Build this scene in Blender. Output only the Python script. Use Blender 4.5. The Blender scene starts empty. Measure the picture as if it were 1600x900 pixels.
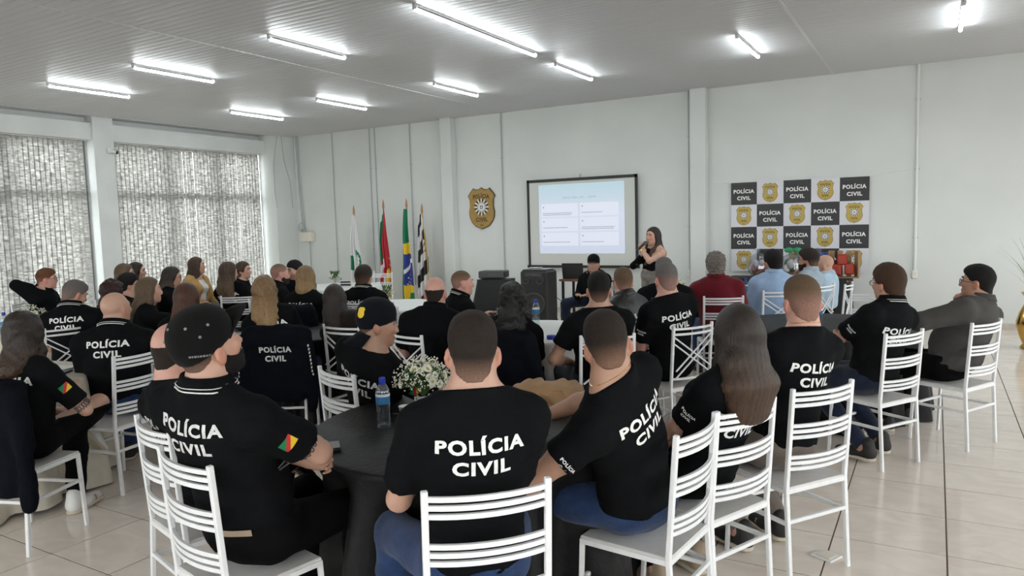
import bpy, bmesh, math, random
import numpy as np
from mathutils import Vector, Matrix, Euler
from mathutils.bvhtree import BVHTree

# ------------------------------------------------------------------ camera, world, exposure
scene = bpy.context.scene
COL = scene.collection
random.seed(7)
rng = np.random.default_rng(11)

cam_data = bpy.data.cameras.new('camera')
cam_data.sensor_width = 36.0
cam_data.lens = 36.0 * 1140.0 / 1600.0
cam_data.clip_start = 0.05
cam = bpy.data.objects.new('camera', cam_data)
COL.objects.link(cam)
YAW, PITCH, ROLL, EYE = math.radians(30.2), math.radians(5.06), math.radians(1.6), 1.70
fwd = Vector((-math.sin(YAW) * math.cos(PITCH), math.cos(YAW) * math.cos(PITCH), -math.sin(PITCH)))
rgt = Vector((math.cos(YAW), math.sin(YAW), 0.0))
upv = rgt.cross(fwd)
r2 = math.cos(ROLL) * rgt - math.sin(ROLL) * upv
u2 = math.sin(ROLL) * rgt + math.cos(ROLL) * upv
M = Matrix((( r2.x, u2.x, -fwd.x, 0.0), (r2.y, u2.y, -fwd.y, 0.0), (r2.z, u2.z, -fwd.z, EYE), (0, 0, 0, 1)))
cam.matrix_world = M
scene.camera = cam

world = bpy.data.worlds.new('world')
scene.world = world
world.use_nodes = True
wbg = world.node_tree.nodes['Background']
wbg.inputs['Color'].default_value = (0.97, 0.99, 1.0, 1)     # even overcast daylight
wbg.inputs['Strength'].default_value = 4.9

vs = scene.view_settings
vs.view_transform = 'Standard'
vs.look = 'None'
vs.gamma = 1.0
vs.use_curve_mapping = False
vs.exposure = 0.40
scene.cycles.max_bounces = 8
scene.cycles.diffuse_bounces = 4
scene.cycles.glossy_bounces = 3
scene.cycles.transparent_max_bounces = 12
scene.cycles.caustics_reflective = False
scene.cycles.caustics_refractive = False
scene.cycles.sample_clamp_indirect = 6.0
TUBE_POWER = 62.0                                             # emission of the ceiling tubes

# ------------------------------------------------------------------ materials
def nodes_of(name):
    m = bpy.data.materials.new(name)
    m.use_nodes = True
    nt = m.node_tree
    return m, nt, nt.nodes['Principled BSDF']

def mat(name, color, rough=0.6, metal=0.0, bump=0.0, bscale=60.0, stretch=(1, 1, 1), var=0.0, vscale=8.0, coat=0.0, sheen=0.0, spec=0.5, attr=None):
    m, nt, b = nodes_of(name)
    N, L = nt.nodes, nt.links
    b.inputs['Base Color'].default_value = (*color, 1)
    b.inputs['Roughness'].default_value = rough
    b.inputs['Metallic'].default_value = metal
    b.inputs['Specular IOR Level'].default_value = spec
    if coat: b.inputs['Coat Weight'].default_value = coat
    if sheen:
        b.inputs['Sheen Weight'].default_value = sheen
        b.inputs['Sheen Roughness'].default_value = 0.5
    tc = N.new('ShaderNodeTexCoord')
    mp = N.new('ShaderNodeMapping'); mp.inputs['Scale'].default_value = stretch
    L.new(tc.outputs['Object'], mp.inputs['Vector'])
    src = None
    if attr:
        a = N.new('ShaderNodeAttribute'); a.attribute_name = attr
        src = a.outputs['Color']
    if var > 0:
        nz = N.new('ShaderNodeTexNoise'); nz.inputs['Scale'].default_value = vscale; nz.inputs['Detail'].default_value = 4
        L.new(mp.outputs['Vector'], nz.inputs['Vector'])
        mr = N.new('ShaderNodeMapRange'); mr.inputs['From Min'].default_value = 0.3; mr.inputs['From Max'].default_value = 0.7
        mr.inputs['To Min'].default_value = 1 - var; mr.inputs['To Max'].default_value = 1 + var
        L.new(nz.outputs['Fac'], mr.inputs['Value'])
        mx = N.new('ShaderNodeVectorMath'); mx.operation = 'SCALE'
        if src is None: mx.inputs[0].default_value = color
        else: L.new(src, mx.inputs[0])
        L.new(mr.outputs['Result'], mx.inputs['Scale'])
        src = mx.outputs['Vector']
    if src is not None: L.new(src, b.inputs['Base Color'])
    if bump > 0:
        nb = N.new('ShaderNodeTexNoise'); nb.inputs['Scale'].default_value = bscale; nb.inputs['Detail'].default_value = 5
        L.new(mp.outputs['Vector'], nb.inputs['Vector'])
        bp = N.new('ShaderNodeBump'); bp.inputs['Strength'].default_value = bump; bp.inputs['Distance'].default_value = 0.01
        L.new(nb.outputs['Fac'], bp.inputs['Height']); L.new(bp.outputs['Normal'], b.inputs['Normal'])
    return m

def emit_mat(name, color, strength):
    m, nt, b = nodes_of(name)
    b.inputs['Base Color'].default_value = (*color, 1)
    b.inputs['Emission Color'].default_value = (*color, 1)
    b.inputs['Emission Strength'].default_value = strength
    return m

def clear_mat(name, tint, refl=0.12, rough=0.03):
    m, nt, b = nodes_of(name)
    N, L = nt.nodes, nt.links
    t = N.new('ShaderNodeBsdfTransparent'); t.inputs['Color'].default_value = (*tint, 1)
    g = N.new('ShaderNodeBsdfGlossy'); g.inputs['Roughness'].default_value = rough; g.inputs['Color'].default_value = (0.9, 0.95, 1, 1)
    lw = N.new('ShaderNodeLayerWeight'); lw.inputs['Blend'].default_value = 0.5
    pw = N.new('ShaderNodeMath'); pw.operation = 'POWER'; pw.inputs[1].default_value = 3.0; L.new(lw.outputs['Facing'], pw.inputs[0])
    ma = N.new('ShaderNodeMath'); ma.operation = 'MULTIPLY_ADD'; ma.inputs[1].default_value = refl * 2.2; ma.inputs[2].default_value = refl * .3; L.new(pw.outputs[0], ma.inputs[0])
    mx = N.new('ShaderNodeMixShader')
    L.new(ma.outputs[0], mx.inputs['Fac']); L.new(t.outputs[0], mx.inputs[1]); L.new(g.outputs[0], mx.inputs[2])
    L.new(mx.outputs[0], N['Material Output'].inputs['Surface'])
    return m

# ------------------------------------------------------------------ mesh helpers
def link(name, me, m=None, parent=None, loc=None, rot=None, smooth=None):
    if m is not None and not me.materials: me.materials.append(m)
    o = bpy.data.objects.new(name, me); COL.objects.link(o)
    if parent is not None: o.parent = parent
    if loc is not None: o.location = loc
    if rot is not None: o.rotation_euler = rot
    return o

def bm_mesh(name, bm, smooth=False, angle=None):
    me = bpy.data.meshes.new(name)
    bm.to_mesh(me); bm.free()
    if smooth:
        me.polygons.foreach_set('use_smooth', [True] * len(me.polygons))
        if angle is not None:
            try: me.set_sharp_from_angle(angle=angle)
            except Exception: pass
    return me

def empty(name, loc=(0, 0, 0), rz=0.0):
    o = bpy.data.objects.new(name, None); COL.objects.link(o)
    o.empty_display_size = 0.1
    o.location = loc; o.rotation_euler = (0, 0, rz)
    return o

def tag(o, label=None, cat=None, group=None, kind=None):
    if label: o['label'] = label
    if cat: o['category'] = cat
    if group: o['group'] = group
    if kind: o['kind'] = kind
    return o

def struct(name, me, m=None, parent=None, **k):
    o = link(name, me, m, parent, **k)
    if parent is None: o['kind'] = 'structure'
    return o

def add_box(bm, c, s, rz=0.0, bevel=0.0, mtx=None):
    r = bmesh.ops.create_cube(bm, size=1.0)
    vs_ = r['verts']
    mm = Matrix.Translation(c) @ (mtx if mtx is not None else Matrix.Rotation(rz, 4, 'Z')) @ Matrix.Diagonal((*s, 1))
    bmesh.ops.transform(bm, matrix=mm, verts=vs_)
    if bevel > 0:
        es = list({e for v in vs_ for e in v.link_edges})
        bmesh.ops.bevel(bm, geom=es, offset=bevel, segments=1, affect='EDGES', profile=0.5)
    return vs_

def box_me(name, c, s, rz=0.0, bevel=0.0):
    bm = bmesh.new(); add_box(bm, c, s, rz, bevel)
    return bm_mesh(name, bm)

def tube_pts(bm, pts, r, n=8, close=False, caps=True):
    """round tube through pts; r a number or a list"""
    P = [Vector(p) for p in pts]
    rs = r if hasattr(r, '__len__') else [r] * len(P)
    rings = []
    prev = None
    for i, p in enumerate(P):
        if close: t = (P[(i + 1) % len(P)] - P[i - 1])
        else: t = P[min(i + 1, len(P) - 1)] - P[max(i - 1, 0)]
        t.normalize()
        ref = prev if prev is not None else (Vector((0, 0, 1)) if abs(t.z) < 0.9 else Vector((1, 0, 0)))
        x = (ref - t * ref.dot(t))
        if x.length < 1e-6: x = t.orthogonal()
        x.normalize(); y = t.cross(x); prev = x
        rings.append([bm.verts.new(p + (x * math.cos(a) + y * math.sin(a)) * rs[i]) for a in [2 * math.pi * (k + 0.5) / n for k in range(n)]])
    m = len(rings)
    for i in range(m if close else m - 1):
        A, B = rings[i], rings[(i + 1) % m]
        for k in range(n):
            bm.faces.new((A[k], A[(k + 1) % n], B[(k + 1) % n], B[k]))
    if caps and not close:
        bm.faces.new(rings[0][::-1]); bm.faces.new(rings[-1])

def tube_me(name, pts, r, n=8, close=False, smooth=True):
    bm = bmesh.new(); tube_pts(bm, pts, r, n, close)
    return bm_mesh(name, bm, smooth, 0.7)

def lathe(bm, prof, n=24, c=(0, 0, 0), capb=True, capt=True, wob=None):
    rings = []
    for j, (r, z) in enumerate(prof):
        ring = []
        for k in range(n):
            a = 2 * math.pi * k / n
            rr = r if wob is None else r * wob(a, j)
            ring.append(bm.verts.new((c[0] + rr * math.cos(a), c[1] + rr * math.sin(a), c[2] + z)))
        rings.append(ring)
    for j in range(len(rings) - 1):
        for k in range(n):
            bm.faces.new((rings[j][k], rings[j][(k + 1) % n], rings[j + 1][(k + 1) % n], rings[j + 1][k]))
    if capb: bm.faces.new(rings[0][::-1])
    if capt: bm.faces.new(rings[-1])

def lathe_me(name, prof, n=24, **k):
    bm = bmesh.new(); lathe(bm, prof, n, **k)
    return bm_mesh(name, bm, True, 0.6)

def np_mesh(name, V, F, smooth=True):
    """fast mesh from numpy verts and quads"""
    me = bpy.data.meshes.new(name)
    nv, nf, k = len(V), len(F), F.shape[1]
    me.vertices.add(nv); me.vertices.foreach_set('co', np.ascontiguousarray(V, np.float32).ravel())
    me.loops.add(nf * k); me.loops.foreach_set('vertex_index', np.ascontiguousarray(F, np.int32).ravel())
    me.polygons.add(nf)
    me.polygons.foreach_set('loop_start', np.arange(0, nf * k, k, dtype=np.int32))
    me.polygons.foreach_set('use_smooth', np.full(nf, smooth))
    me.update(calc_edges=True)
    return me

def set_col(me, C):
    """vertex colours (base colours) as attribute col"""
    a = me.color_attributes.new('col', 'FLOAT_COLOR', 'POINT')
    buf = np.ones((len(me.vertices), 4), np.float32); buf[:, :3] = C
    a.data.foreach_set('color', buf.ravel())

def grid_mesh(name, nu, nv, fn, smooth=True):
    U, W = np.meshgrid(np.linspace(0, 1, nu), np.linspace(0, 1, nv), indexing='ij')
    V = fn(U.ravel(), W.ravel())
    i = np.arange(nu - 1)[:, None] * nv + np.arange(nv - 1)[None, :]
    i = i.ravel()
    F = np.stack([i, i + nv, i + nv + 1, i + 1], 1)
    return np_mesh(name, V, F, smooth), U.ravel(), W.ravel()

_txt = {}
def text_flat(s, bold=0.022, spacing=1.0):
    """lettering as flat triangles: (verts 2D, tris), cap height about 1, centred"""
    key = (s, bold, spacing)
    if key in _txt: return _txt[key]
    cu = bpy.data.curves.new('lettering', 'FONT')
    cu.body = s; cu.align_x = 'CENTER'; cu.align_y = 'CENTER'; cu.offset = bold; cu.space_character = spacing; cu.space_line = 0.92
    cu.resolution_u = 3
    ob = bpy.data.objects.new('lettering', cu); COL.objects.link(ob)
    dg = bpy.context.evaluated_depsgraph_get()
    me = bpy.data.meshes.new_from_object(ob.evaluated_get(dg))
    bm = bmesh.new(); bm.from_mesh(me)
    bmesh.ops.triangulate(bm, faces=bm.faces[:])
    V = np.array([v.co[:2] for v in bm.verts], np.float32)
    T = np.array([[v.index for v in f.verts] for f in bm.faces], np.int32)
    bm.free(); bpy.data.meshes.remove(me)
    bpy.data.objects.remove(ob); bpy.data.curves.remove(cu)
    lo, hi = V.min(0), V.max(0)
    V = V - (lo + hi) / 2
    _txt[key] = (V, T)
    return V, T

def heavy_text(s, width, cap):
    """bold capitals, baseline-centred on the cap height, accents above"""
    V, T = text_flat(s, .04, 1.14)
    base = V[:, 1].min(); capf = np.ptp(text_flat('L', .04, 1.14)[0][:, 1])
    out = V.copy()
    out[:, 0] *= width / np.ptp(V[:, 0])
    out[:, 1] = (V[:, 1] - base) * (cap / capf) - cap / 2
    return out, T

def refine(V, T, maxlen):
    bm = bmesh.new()
    vs_ = [bm.verts.new((p[0], p[1], 0)) for p in V]
    for t in T:
        try: bm.faces.new([vs_[i] for i in t])
        except ValueError: pass
    for _ in range(3):
        es = [e for e in bm.edges if e.calc_length() > maxlen]
        if not es: break
        bmesh.ops.subdivide_edges(bm, edges=es, cuts=1)
        bmesh.ops.triangulate(bm, faces=bm.faces[:])
    bm.verts.index_update()
    V2 = np.array([v.co[:2] for v in bm.verts], np.float32)
    T2 = np.array([[v.index for v in f.verts] for f in bm.faces], np.int32)
    bm.free()
    return V2, T2

def flat_print(name, s, width, o, right, up, m, parent, bold=0.022, height=None, off=0.0):
    """printed lettering lying in the plane (right, up) at point o"""
    V, T = text_flat(s, bold)
    sx = width / np.ptp(V[:, 0]); sy = sx if height is None else height / np.ptp(V[:, 1])
    o, right, up = np.array(o), np.array(right, float), np.array(up, float)
    n = np.cross(right, up)
    P = o + V[:, :1] * sx * right + V[:, 1:2] * sy * up + n * off
    return link(name, np_mesh(name, P, T, False), m, parent)

def decal(name, V, T, o, right, up, bvh, m, parent, off=0.0025, reach=0.4):
    """flat print (V, T in metres) laid onto a surface: rays run along -cross(right, up)"""
    right, up, o = Vector(right).normalized(), Vector(up).normalized(), Vector(o)
    n = right.cross(up).normalized()
    out, ok = [], []
    for x, y in V:
        st = o + right * float(x) + up * float(y) + n * reach
        hit, nor, _, _ = bvh.ray_cast(st, -n, reach * 2)
        if hit is None: out.append((0, 0, 0)); ok.append(False)
        else: out.append(hit + n * off); ok.append(True)
    T = [t for t in T if all(ok[i] for i in t)]
    if not T: return None
    used = sorted({i for t in T for i in t}); re = {i: k for k, i in enumerate(used)}
    P = np.array([out[i] for i in used]); T = np.array([[re[i] for i in t] for t in T])
    return link(name, np_mesh(name, P, T, False), m, parent)

# ------------------------------------------------------------------ where people sit: pelvis (x, y), facing, head centre, chair (x, y), chair facing
POS = {
    1: ((-1.318, 1.969), 44, (-1.294, 1.959, 1.287), (-1.304, 1.955), 44),
    2: ((-2.224, 1.810), 2, (-2.176, 1.635, 1.298), (-2.228, 1.791), -11),
    3: ((-2.730, 2.037), -4, (-2.811, 1.949, 1.196), (-2.735, 2.018), -15),
    4: ((-2.773, 3.164), -8, (-2.594, 3.005, 1.175), (-2.779, 3.145), -18),
    5: ((-1.014, 2.728), 80, (-1.056, 2.511, 1.235), (-0.994, 2.726), 84),
    6: ((-0.890, 3.175), 64, (-0.724, 3.142, 1.195), (-0.872, 3.167), 66),
    7: ((-0.636, 3.715), 56, (-0.557, 3.735, 1.278), (-0.619, 3.704), 56),
    8: ((-0.369, 5.540), 56, (-0.275, 5.555, 1.218), (-0.352, 5.529), 58),
    9: ((0.115, 6.234), 62, (0.268, 6.250, 1.178), (0.132, 6.224), 61),
    10: ((-1.920, 7.528), 24, (-1.955, 7.538, 1.204), (-1.911, 7.510), 25),
    11: ((-1.538, 8.267), 34, (-1.527, 8.251, 1.199), (-1.527, 8.251), 34),
    12: ((-1.284, 8.930), 72, (-1.265, 8.924, 1.184), (-1.265, 8.924), 72),
    13: ((-1.185, 9.714), 80, (-1.185, 9.714, 1.083), (-1.165, 9.711), 80),
    14: ((-2.096, 4.810), 40, (-2.055, 4.750, 1.211), (-2.083, 4.795), 40),
    15: ((-2.306, 5.953), 70, (-2.353, 5.970, 1.158), (-2.288, 5.946), 70),
    16: ((-1.753, 5.429), 58, (-1.774, 5.381, 1.240), (-1.735, 5.419), 60),
    17: ((-2.197, 6.641), 30, (-2.222, 6.685, 1.207), (-2.187, 6.624), 30),
    18: ((-4.250, 9.718), 170, (-4.259, 9.669, 1.082), (-4.247, 9.738), 170),
    19: ((-3.291, 9.458), 150, (-3.291, 9.458, 1.468), (-3.281, 9.476), 150),
    20: ((-3.290, 4.417), 10, (-3.258, 4.453, 1.192), (-3.295, 4.398), -15),
    21: ((-3.919, 5.633), -30, (-3.869, 5.719, 1.145), (-3.929, 5.615), -30),
    22: ((-2.703, 4.557), 22, (-2.657, 4.567, 1.142), (-2.696, 4.538), 19),
    23: ((-5.410, 6.056), 18, (-5.422, 6.094, 1.150), (-5.403, 6.037), 18),
    24: ((-4.140, 4.595), 8, (-4.344, 4.510, 1.104), (-4.140, 4.575), 0),
    25: ((-5.587, 5.366), 16, (-5.601, 5.414, 1.190), (-5.582, 5.346), 16),
    26: ((-6.562, 5.845), -25, (-6.529, 5.918, 1.186), (-6.571, 5.827), -25),
    27: ((-7.943, 7.505), -150, (-7.903, 7.436, 1.123), (-7.953, 7.522), -150),
    28: ((-4.578, 4.170), 36, (-4.735, 4.118, 1.198), (-4.568, 4.153), 32),
    29: ((-7.481, 6.148), 20, (-7.542, 6.026, 1.189), (-7.469, 6.132), 37),
    30: ((-8.521, 6.962), -60, (-8.452, 7.002, 1.140), (-8.538, 6.952), -60),
    31: ((-9.140, 6.734), -75, (-9.111, 6.742, 1.216), (-9.160, 6.729), -75),
    32: ((-8.120, 5.528), -38, (-8.058, 5.606, 1.158), (-8.132, 5.512), -38),
    33: ((-5.214, 3.720), 32, (-5.241, 3.762, 1.162), (-5.204, 3.703), 32),
    34: ((-6.474, 4.159), -30, (-6.434, 4.229, 1.159), (-6.484, 4.142), -30),
    35: ((-7.213, 4.268), 5, (-7.220, 4.348, 1.111), (-7.211, 4.248), 5),
    36: ((-7.982, 4.904), -30, (-7.942, 4.973, 1.119), (-7.992, 4.887), -30),
    37: ((-8.700, 5.323), -40, (-8.648, 5.384, 1.209), (-8.712, 5.308), -40),
    38: ((-9.150, 5.764), -45, (-9.094, 5.821, 1.198), (-9.165, 5.750), -45),
    39: ((-4.920, 2.950), 35, (-4.955, 2.999, 1.177), (-4.909, 2.934), 35),
    40: ((-6.602, 3.598), 36, (-6.637, 3.647, 1.171), (-6.590, 3.582), 36),
    41: ((-9.232, 4.678), -50, (-9.171, 4.729, 1.189), (-9.247, 4.665), -50),
    42: ((-4.412, 2.084), 20, (-4.432, 2.141, 1.153), (-4.405, 2.066), 20),
}
# ------------------------------------------------------------------ smooth solid modelling (bodies, clothes, hair)
F32 = np.float32
def vec(*a): return np.array(a, F32)
def unit(v):
    v = np.asarray(v, F32); return v / max(float(np.linalg.norm(v)), 1e-9)
def smin(a, b, k):
    if k <= 0: return np.minimum(a, b)
    h = np.maximum(k - np.abs(a - b), 0) / k
    return np.minimum(a, b) - h * h * k * 0.25
def smax(a, b, k): return -smin(-a, -b, k)
EYE3 = np.eye(3, dtype=F32)

def ell(c, r, R=EYE3):
    c, r, R = np.asarray(c, F32), np.asarray(r, F32), np.asarray(R, F32)
    e = np.abs(R) @ r
    def fn(P):
        q = (P - c) @ R
        k0 = np.sqrt(((q / r) ** 2).sum(1)); k1 = np.sqrt(((q / (r * r)) ** 2).sum(1))
        return k0 * (k0 - 1) / np.maximum(k1, 1e-6)
    return fn, c - e, c + e

def cone(a, b, r1, r2, ax=None, s=1.0):
    """rounded cone from a to b; ax, s widen it along one axis"""
    a, b = np.asarray(a, F32), np.asarray(b, F32)
    rm = max(r1, r2) * max(s, 1.0)
    lo, hi = np.minimum(a, b) - rm, np.maximum(a, b) + rm
    A, B, X = a.copy(), b.copy(), None
    if ax is not None:
        X = unit(ax); B = b - float((b - a) @ X) * (1 - 1 / s) * X
    d = B - A; dd = max(float(d @ d), 1e-9)
    def fn(P):
        q = P - A
        if X is not None: q = q - (q @ X)[:, None] * (1 - 1 / s) * X
        t = np.clip(q @ d / dd, 0, 1)
        return np.sqrt(((q - t[:, None] * d) ** 2).sum(1)) - (r1 + (r2 - r1) * t)
    return fn, lo, hi

def rbox(c, h, rad, R=EYE3):
    c, h, R = np.asarray(c, F32), np.asarray(h, F32), np.asarray(R, F32)
    e = np.abs(R) @ h
    def fn(P):
        q = np.abs((P - c) @ R) - (h - rad)
        return np.sqrt((np.maximum(q, 0) ** 2).sum(1)) + np.minimum(q.max(1), 0) - rad
    return fn, c - e, c + e

def union(prims, P, mg=0.13):
    d = np.full(len(P), 1.0, F32)
    for (fn, lo, hi), k in prims:
        m = np.nonzero(((P > lo - mg) & (P < hi + mg)).all(1))[0]
        if len(m): d[m] = smin(d[m], fn(P[m]), k)
    return d

def bounds(prims, pad=0.05):
    lo = np.min([p[0][1] for p in prims], 0) - pad; hi = np.max([p[0][2] for p in prims], 0) + pad
    return lo, hi

def mesh_sdf(name, f, lo, hi, h):
    """surface nets over a sparse grid"""
    lo, hi = np.asarray(lo, F32), np.asarray(hi, F32)
    B = 4
    nb = np.ceil((hi - lo) / (h * B)).astype(int) + 1
    n = nb * B
    cb = np.stack(np.meshgrid(*[np.arange(k) for k in nb], indexing='ij'), -1).reshape(-1, 3)
    cen = lo + (cb * B + (B - 1) / 2) * h
    dc = f(cen.astype(F32))
    V = np.repeat(np.repeat(np.repeat(np.where(dc < 0, -0.1, 0.1).astype(F32).reshape(nb), B, 0), B, 1), B, 2)
    keep = cb[np.abs(dc) < h * B * 0.95 + 0.012]
    off = np.stack(np.meshgrid(*[np.arange(B)] * 3, indexing='ij'), -1).reshape(-1, 3)
    ijk = (keep[:, None, :] * B + off[None]).reshape(-1, 3)
    V[ijk[:, 0], ijk[:, 1], ijk[:, 2]] = f((lo + ijk * h).astype(F32))
    S = V < 0
    cnt = np.zeros(n - 1, np.int8)
    sl = lambda a, d: a[tuple(slice(d[i], n[i] - 1 + d[i]) for i in range(3))]
    C8 = [(i, j, k) for i in (0, 1) for j in (0, 1) for k in (0, 1)]
    for d in C8: cnt += sl(S, d)
    act = np.argwhere((cnt > 0) & (cnt < 8))
    val = {d: V[act[:, 0] + d[0], act[:, 1] + d[1], act[:, 2] + d[2]] for d in C8}
    acc = np.zeros((len(act), 3), F32); num = np.zeros(len(act), F32)
    for a in C8:
        for ax in range(3):
            if a[ax] == 0:
                b = list(a); b[ax] = 1; b = tuple(b)
                va, vb = val[a], val[b]
                m = (va < 0) != (vb < 0)
                t = np.where(m, va / np.where(m, va - vb, 1), 0)
                p = np.tile(np.array(a, F32), (len(act), 1)); p[:, ax] = t
                acc += p * m[:, None]; num += m
    verts = lo + (act + acc / num[:, None]) * h
    idx = np.full(n - 1, -1, np.int32); idx[act[:, 0], act[:, 1], act[:, 2]] = np.arange(len(act))
    quads = []
    for ax in range(3):
        u, w = [(1, 2), (2, 0), (0, 1)][ax]
        s0 = S[tuple(slice(0, n[i] - 1) for i in range(3))]
        d = [0, 0, 0]; d[ax] = 1
        s1 = sl(S, d)
        e = np.argwhere(s0 != s1)
        e = e[(e[:, u] > 0) & (e[:, w] > 0)]
        eu, ew, euw = e.copy(), e.copy(), e.copy()
        eu[:, u] -= 1; ew[:, w] -= 1; euw[:, u] -= 1; euw[:, w] -= 1
        g = lambda x: idx[x[:, 0], x[:, 1], x[:, 2]]
        q = np.stack([g(euw), g(ew), g(e), g(eu)], 1)
        neg = s0[e[:, 0], e[:, 1], e[:, 2]]
        q = np.where(neg[:, None], q, q[:, ::-1])
        quads.append(q[(q >= 0).all(1)])
    return np_mesh(name, verts, np.concatenate(quads))

def verts_of(me):
    a = np.empty(len(me.vertices) * 3, F32); me.vertices.foreach_get('co', a)
    return a.reshape(-1, 3)

def wob(P, f, seed=0.0):
    """soft fold noise in -1..1"""
    x, y, z = P[:, 0] * f + seed, P[:, 1] * f + seed * 1.7, P[:, 2] * f - seed
    return (np.sin(x + 1.3 * np.sin(z * 0.8 + y)) + np.sin(y * 1.1 + 1.5 * np.sin(x * 0.7 - z * 1.2)) + np.sin(z * 1.7 + 1.2 * np.sin(y * 0.9 + x * 1.4))) / 3

def rotz(a):
    c, s = math.cos(a), math.sin(a); return np.array([[c, -s, 0], [s, c, 0], [0, 0, 1]], F32)
def rotx(a):
    c, s = math.cos(a), math.sin(a); return np.array([[1, 0, 0], [0, c, -s], [0, s, c]], F32)
def roty(a):
    c, s = math.cos(a), math.sin(a); return np.array([[c, 0, s], [0, 1, 0], [-s, 0, c]], F32)

# ---- the head, in its own frame: x to its right, y forward, z up
_hp = dict(
    cran=ell((0, -.014, .035), (.075, .097, .088)), face=ell((0, .026, -.022), (.063, .066, .083)),
    jaw=ell((0, .043, -.080), (.043, .044, .036)), jl=ell((-.043, .004, -.066), (.022, .036, .03)), jr=ell((.043, .004, -.066), (.022, .036, .03)),
    brow=cone((-.034, .078, .029), (.034, .078, .029), .012, .012), nose=cone((0, .088, .016), (0, .108, -.028), .008, .0135),
    nl=ell((-.012, .096, -.032), (.009, .012, .008)), nr=ell((.012, .096, -.032), (.009, .012, .008)),
    lip=cone((-.017, .089, -.06), (.017, .089, -.06), .008, .008), lip2=cone((-.013, .087, -.072), (.013, .087, -.072), .009, .009),
    chin=ell((0, .079, -.1), (.018, .014, .014)),
    cl=ell((-.042, .066, -.018), (.02, .02, .02)), cr=ell((.042, .066, -.018), (.02, .02, .02)),
)
_er = rotz(.35)
_hp['el'] = ell((-.079, -.014, -.014), (.012, .024, .034), rotz(-.4)); _hp['er'] = ell((.079, -.014, -.014), (.012, .024, .034), rotz(.4))
_es = [ell((s * .032, .099, .01), (.018, .018, .013))[0] for s in (-1, 1)]
_ec = [ell((s * .091, -.008, -.01), (.008, .011, .02))[0] for s in (-1, 1)]

def head_sdf(q, ears=True):
    f = lambda k: _hp[k][0](q)
    d = smin(f('cran'), f('face'), .03)
    d = smin(d, f('jaw'), .025)
    d = smin(d, np.minimum(f('jl'), f('jr')), .025)
    d = smin(d, f('brow'), .02); d = smin(d, np.minimum(f('cl'), f('cr')), .02)
    for e in _es: d = smax(d, -e(q), .014)
    d = smin(d, f('nose'), .012); d = smin(d, np.minimum(f('nl'), f('nr')), .006)
    d = smin(d, f('lip'), .006); d = smin(d, f('lip2'), .006); d = smin(d, f('chin'), .015)
    if ears:
        e = np.minimum(f('el'), f('er'))
        for c in _ec: e = smax(e, -c(q), .006)
        d = smin(d, e, .012)
    return d

HL_Y = [-.14, -.07, -.035, -.012, .004, .03, .055, .09]
HL_Z = [-.082, -.080, -.050, .012, -.002, .012, .044, .066]

def hair_sdf(style, q, opt):
    cap = ell((0, -.014, .037), (.0805, .1035, .0945))[0](q)
    if style in ('short', 'thick', 'buzz', 'ring', 'curly'):
        nr_ = opt.get('nr', .062) + (.004 if style != 'buzz' else .0015)
        nape = smax(smax(cone((0, -.031, .0), (0, -.034, -.11), nr_ + .004, nr_)[0](q), q[:, 1] + .022, .012), np.abs(q[:, 0]) - .058 - .9 * np.minimum(q[:, 2] + .05, 0), .014)
        cap = smin(cap, nape, .02)
    if style in ('short', 'thick', 'buzz'):
        vol = {'short': .0, 'thick': .012, 'buzz': -.005}[style]
        d = cap - vol
        if style != 'buzz':
            top = ell((0, .006, .078), (.068, .088, .056 + vol))[0](q)
            d = smin(d, top, .03)
        g = np.interp(q[:, 1], HL_Y, HL_Z).astype(F32)
        d = smax(d, g - q[:, 2], .008)
        return d + (.0022 if style != 'buzz' else .0006) * wob(q, 150.)
    if style == 'ring':
        d = cap + .0035
        g = np.interp(q[:, 1], HL_Y, HL_Z).astype(F32)
        d = smax(d, g - q[:, 2], .008)
        topcut = np.interp(q[:, 1], [-.12, -.06, .0, .06], [.036, .040, .034, .03]).astype(F32)
        return smax(d, q[:, 2] - topcut, .012) + .0008 * wob(q, 150.)
    if style == 'curly':
        d = cap - .018
        d = smin(d, ell((0, .01, .085), (.085, .085, .06))[0](q), .03)
        d = smin(d, ell((0, -.06, -.02), (.075, .055, .075))[0](q), .03)
        g = np.interp(q[:, 1], HL_Y, [z - .02 for z in HL_Z]).astype(F32)
        d = smax(d, g - q[:, 2], .01)
        return d + .011 * wob(q, 125.) + .005 * wob(q, 240., 2.)
    # cap of long hair
    vol = opt.get('vol', .006)
    d = cap - vol
    g = np.interp(q[:, 1], [-.2, -.01, .02, .045, .07, .095], [-.30, -.30, -.16, .038, .078, .10]).astype(F32)
    return smax(d, g - q[:, 2], .008)

def cap_sdf(q, back):
    d = ell((0, -.012, .04), (.089, .110, .1))[0](q)
    d = smin(d, ell((0, -.005, .085), (.075, .09, .06))[0](q), .04)
    zc = np.interp(q[:, 1], [-.12, .09], [-.022, .034] if not back else [-.045, .030]).astype(F32)
    return smax(d, zc - q[:, 2], .004)

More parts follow.
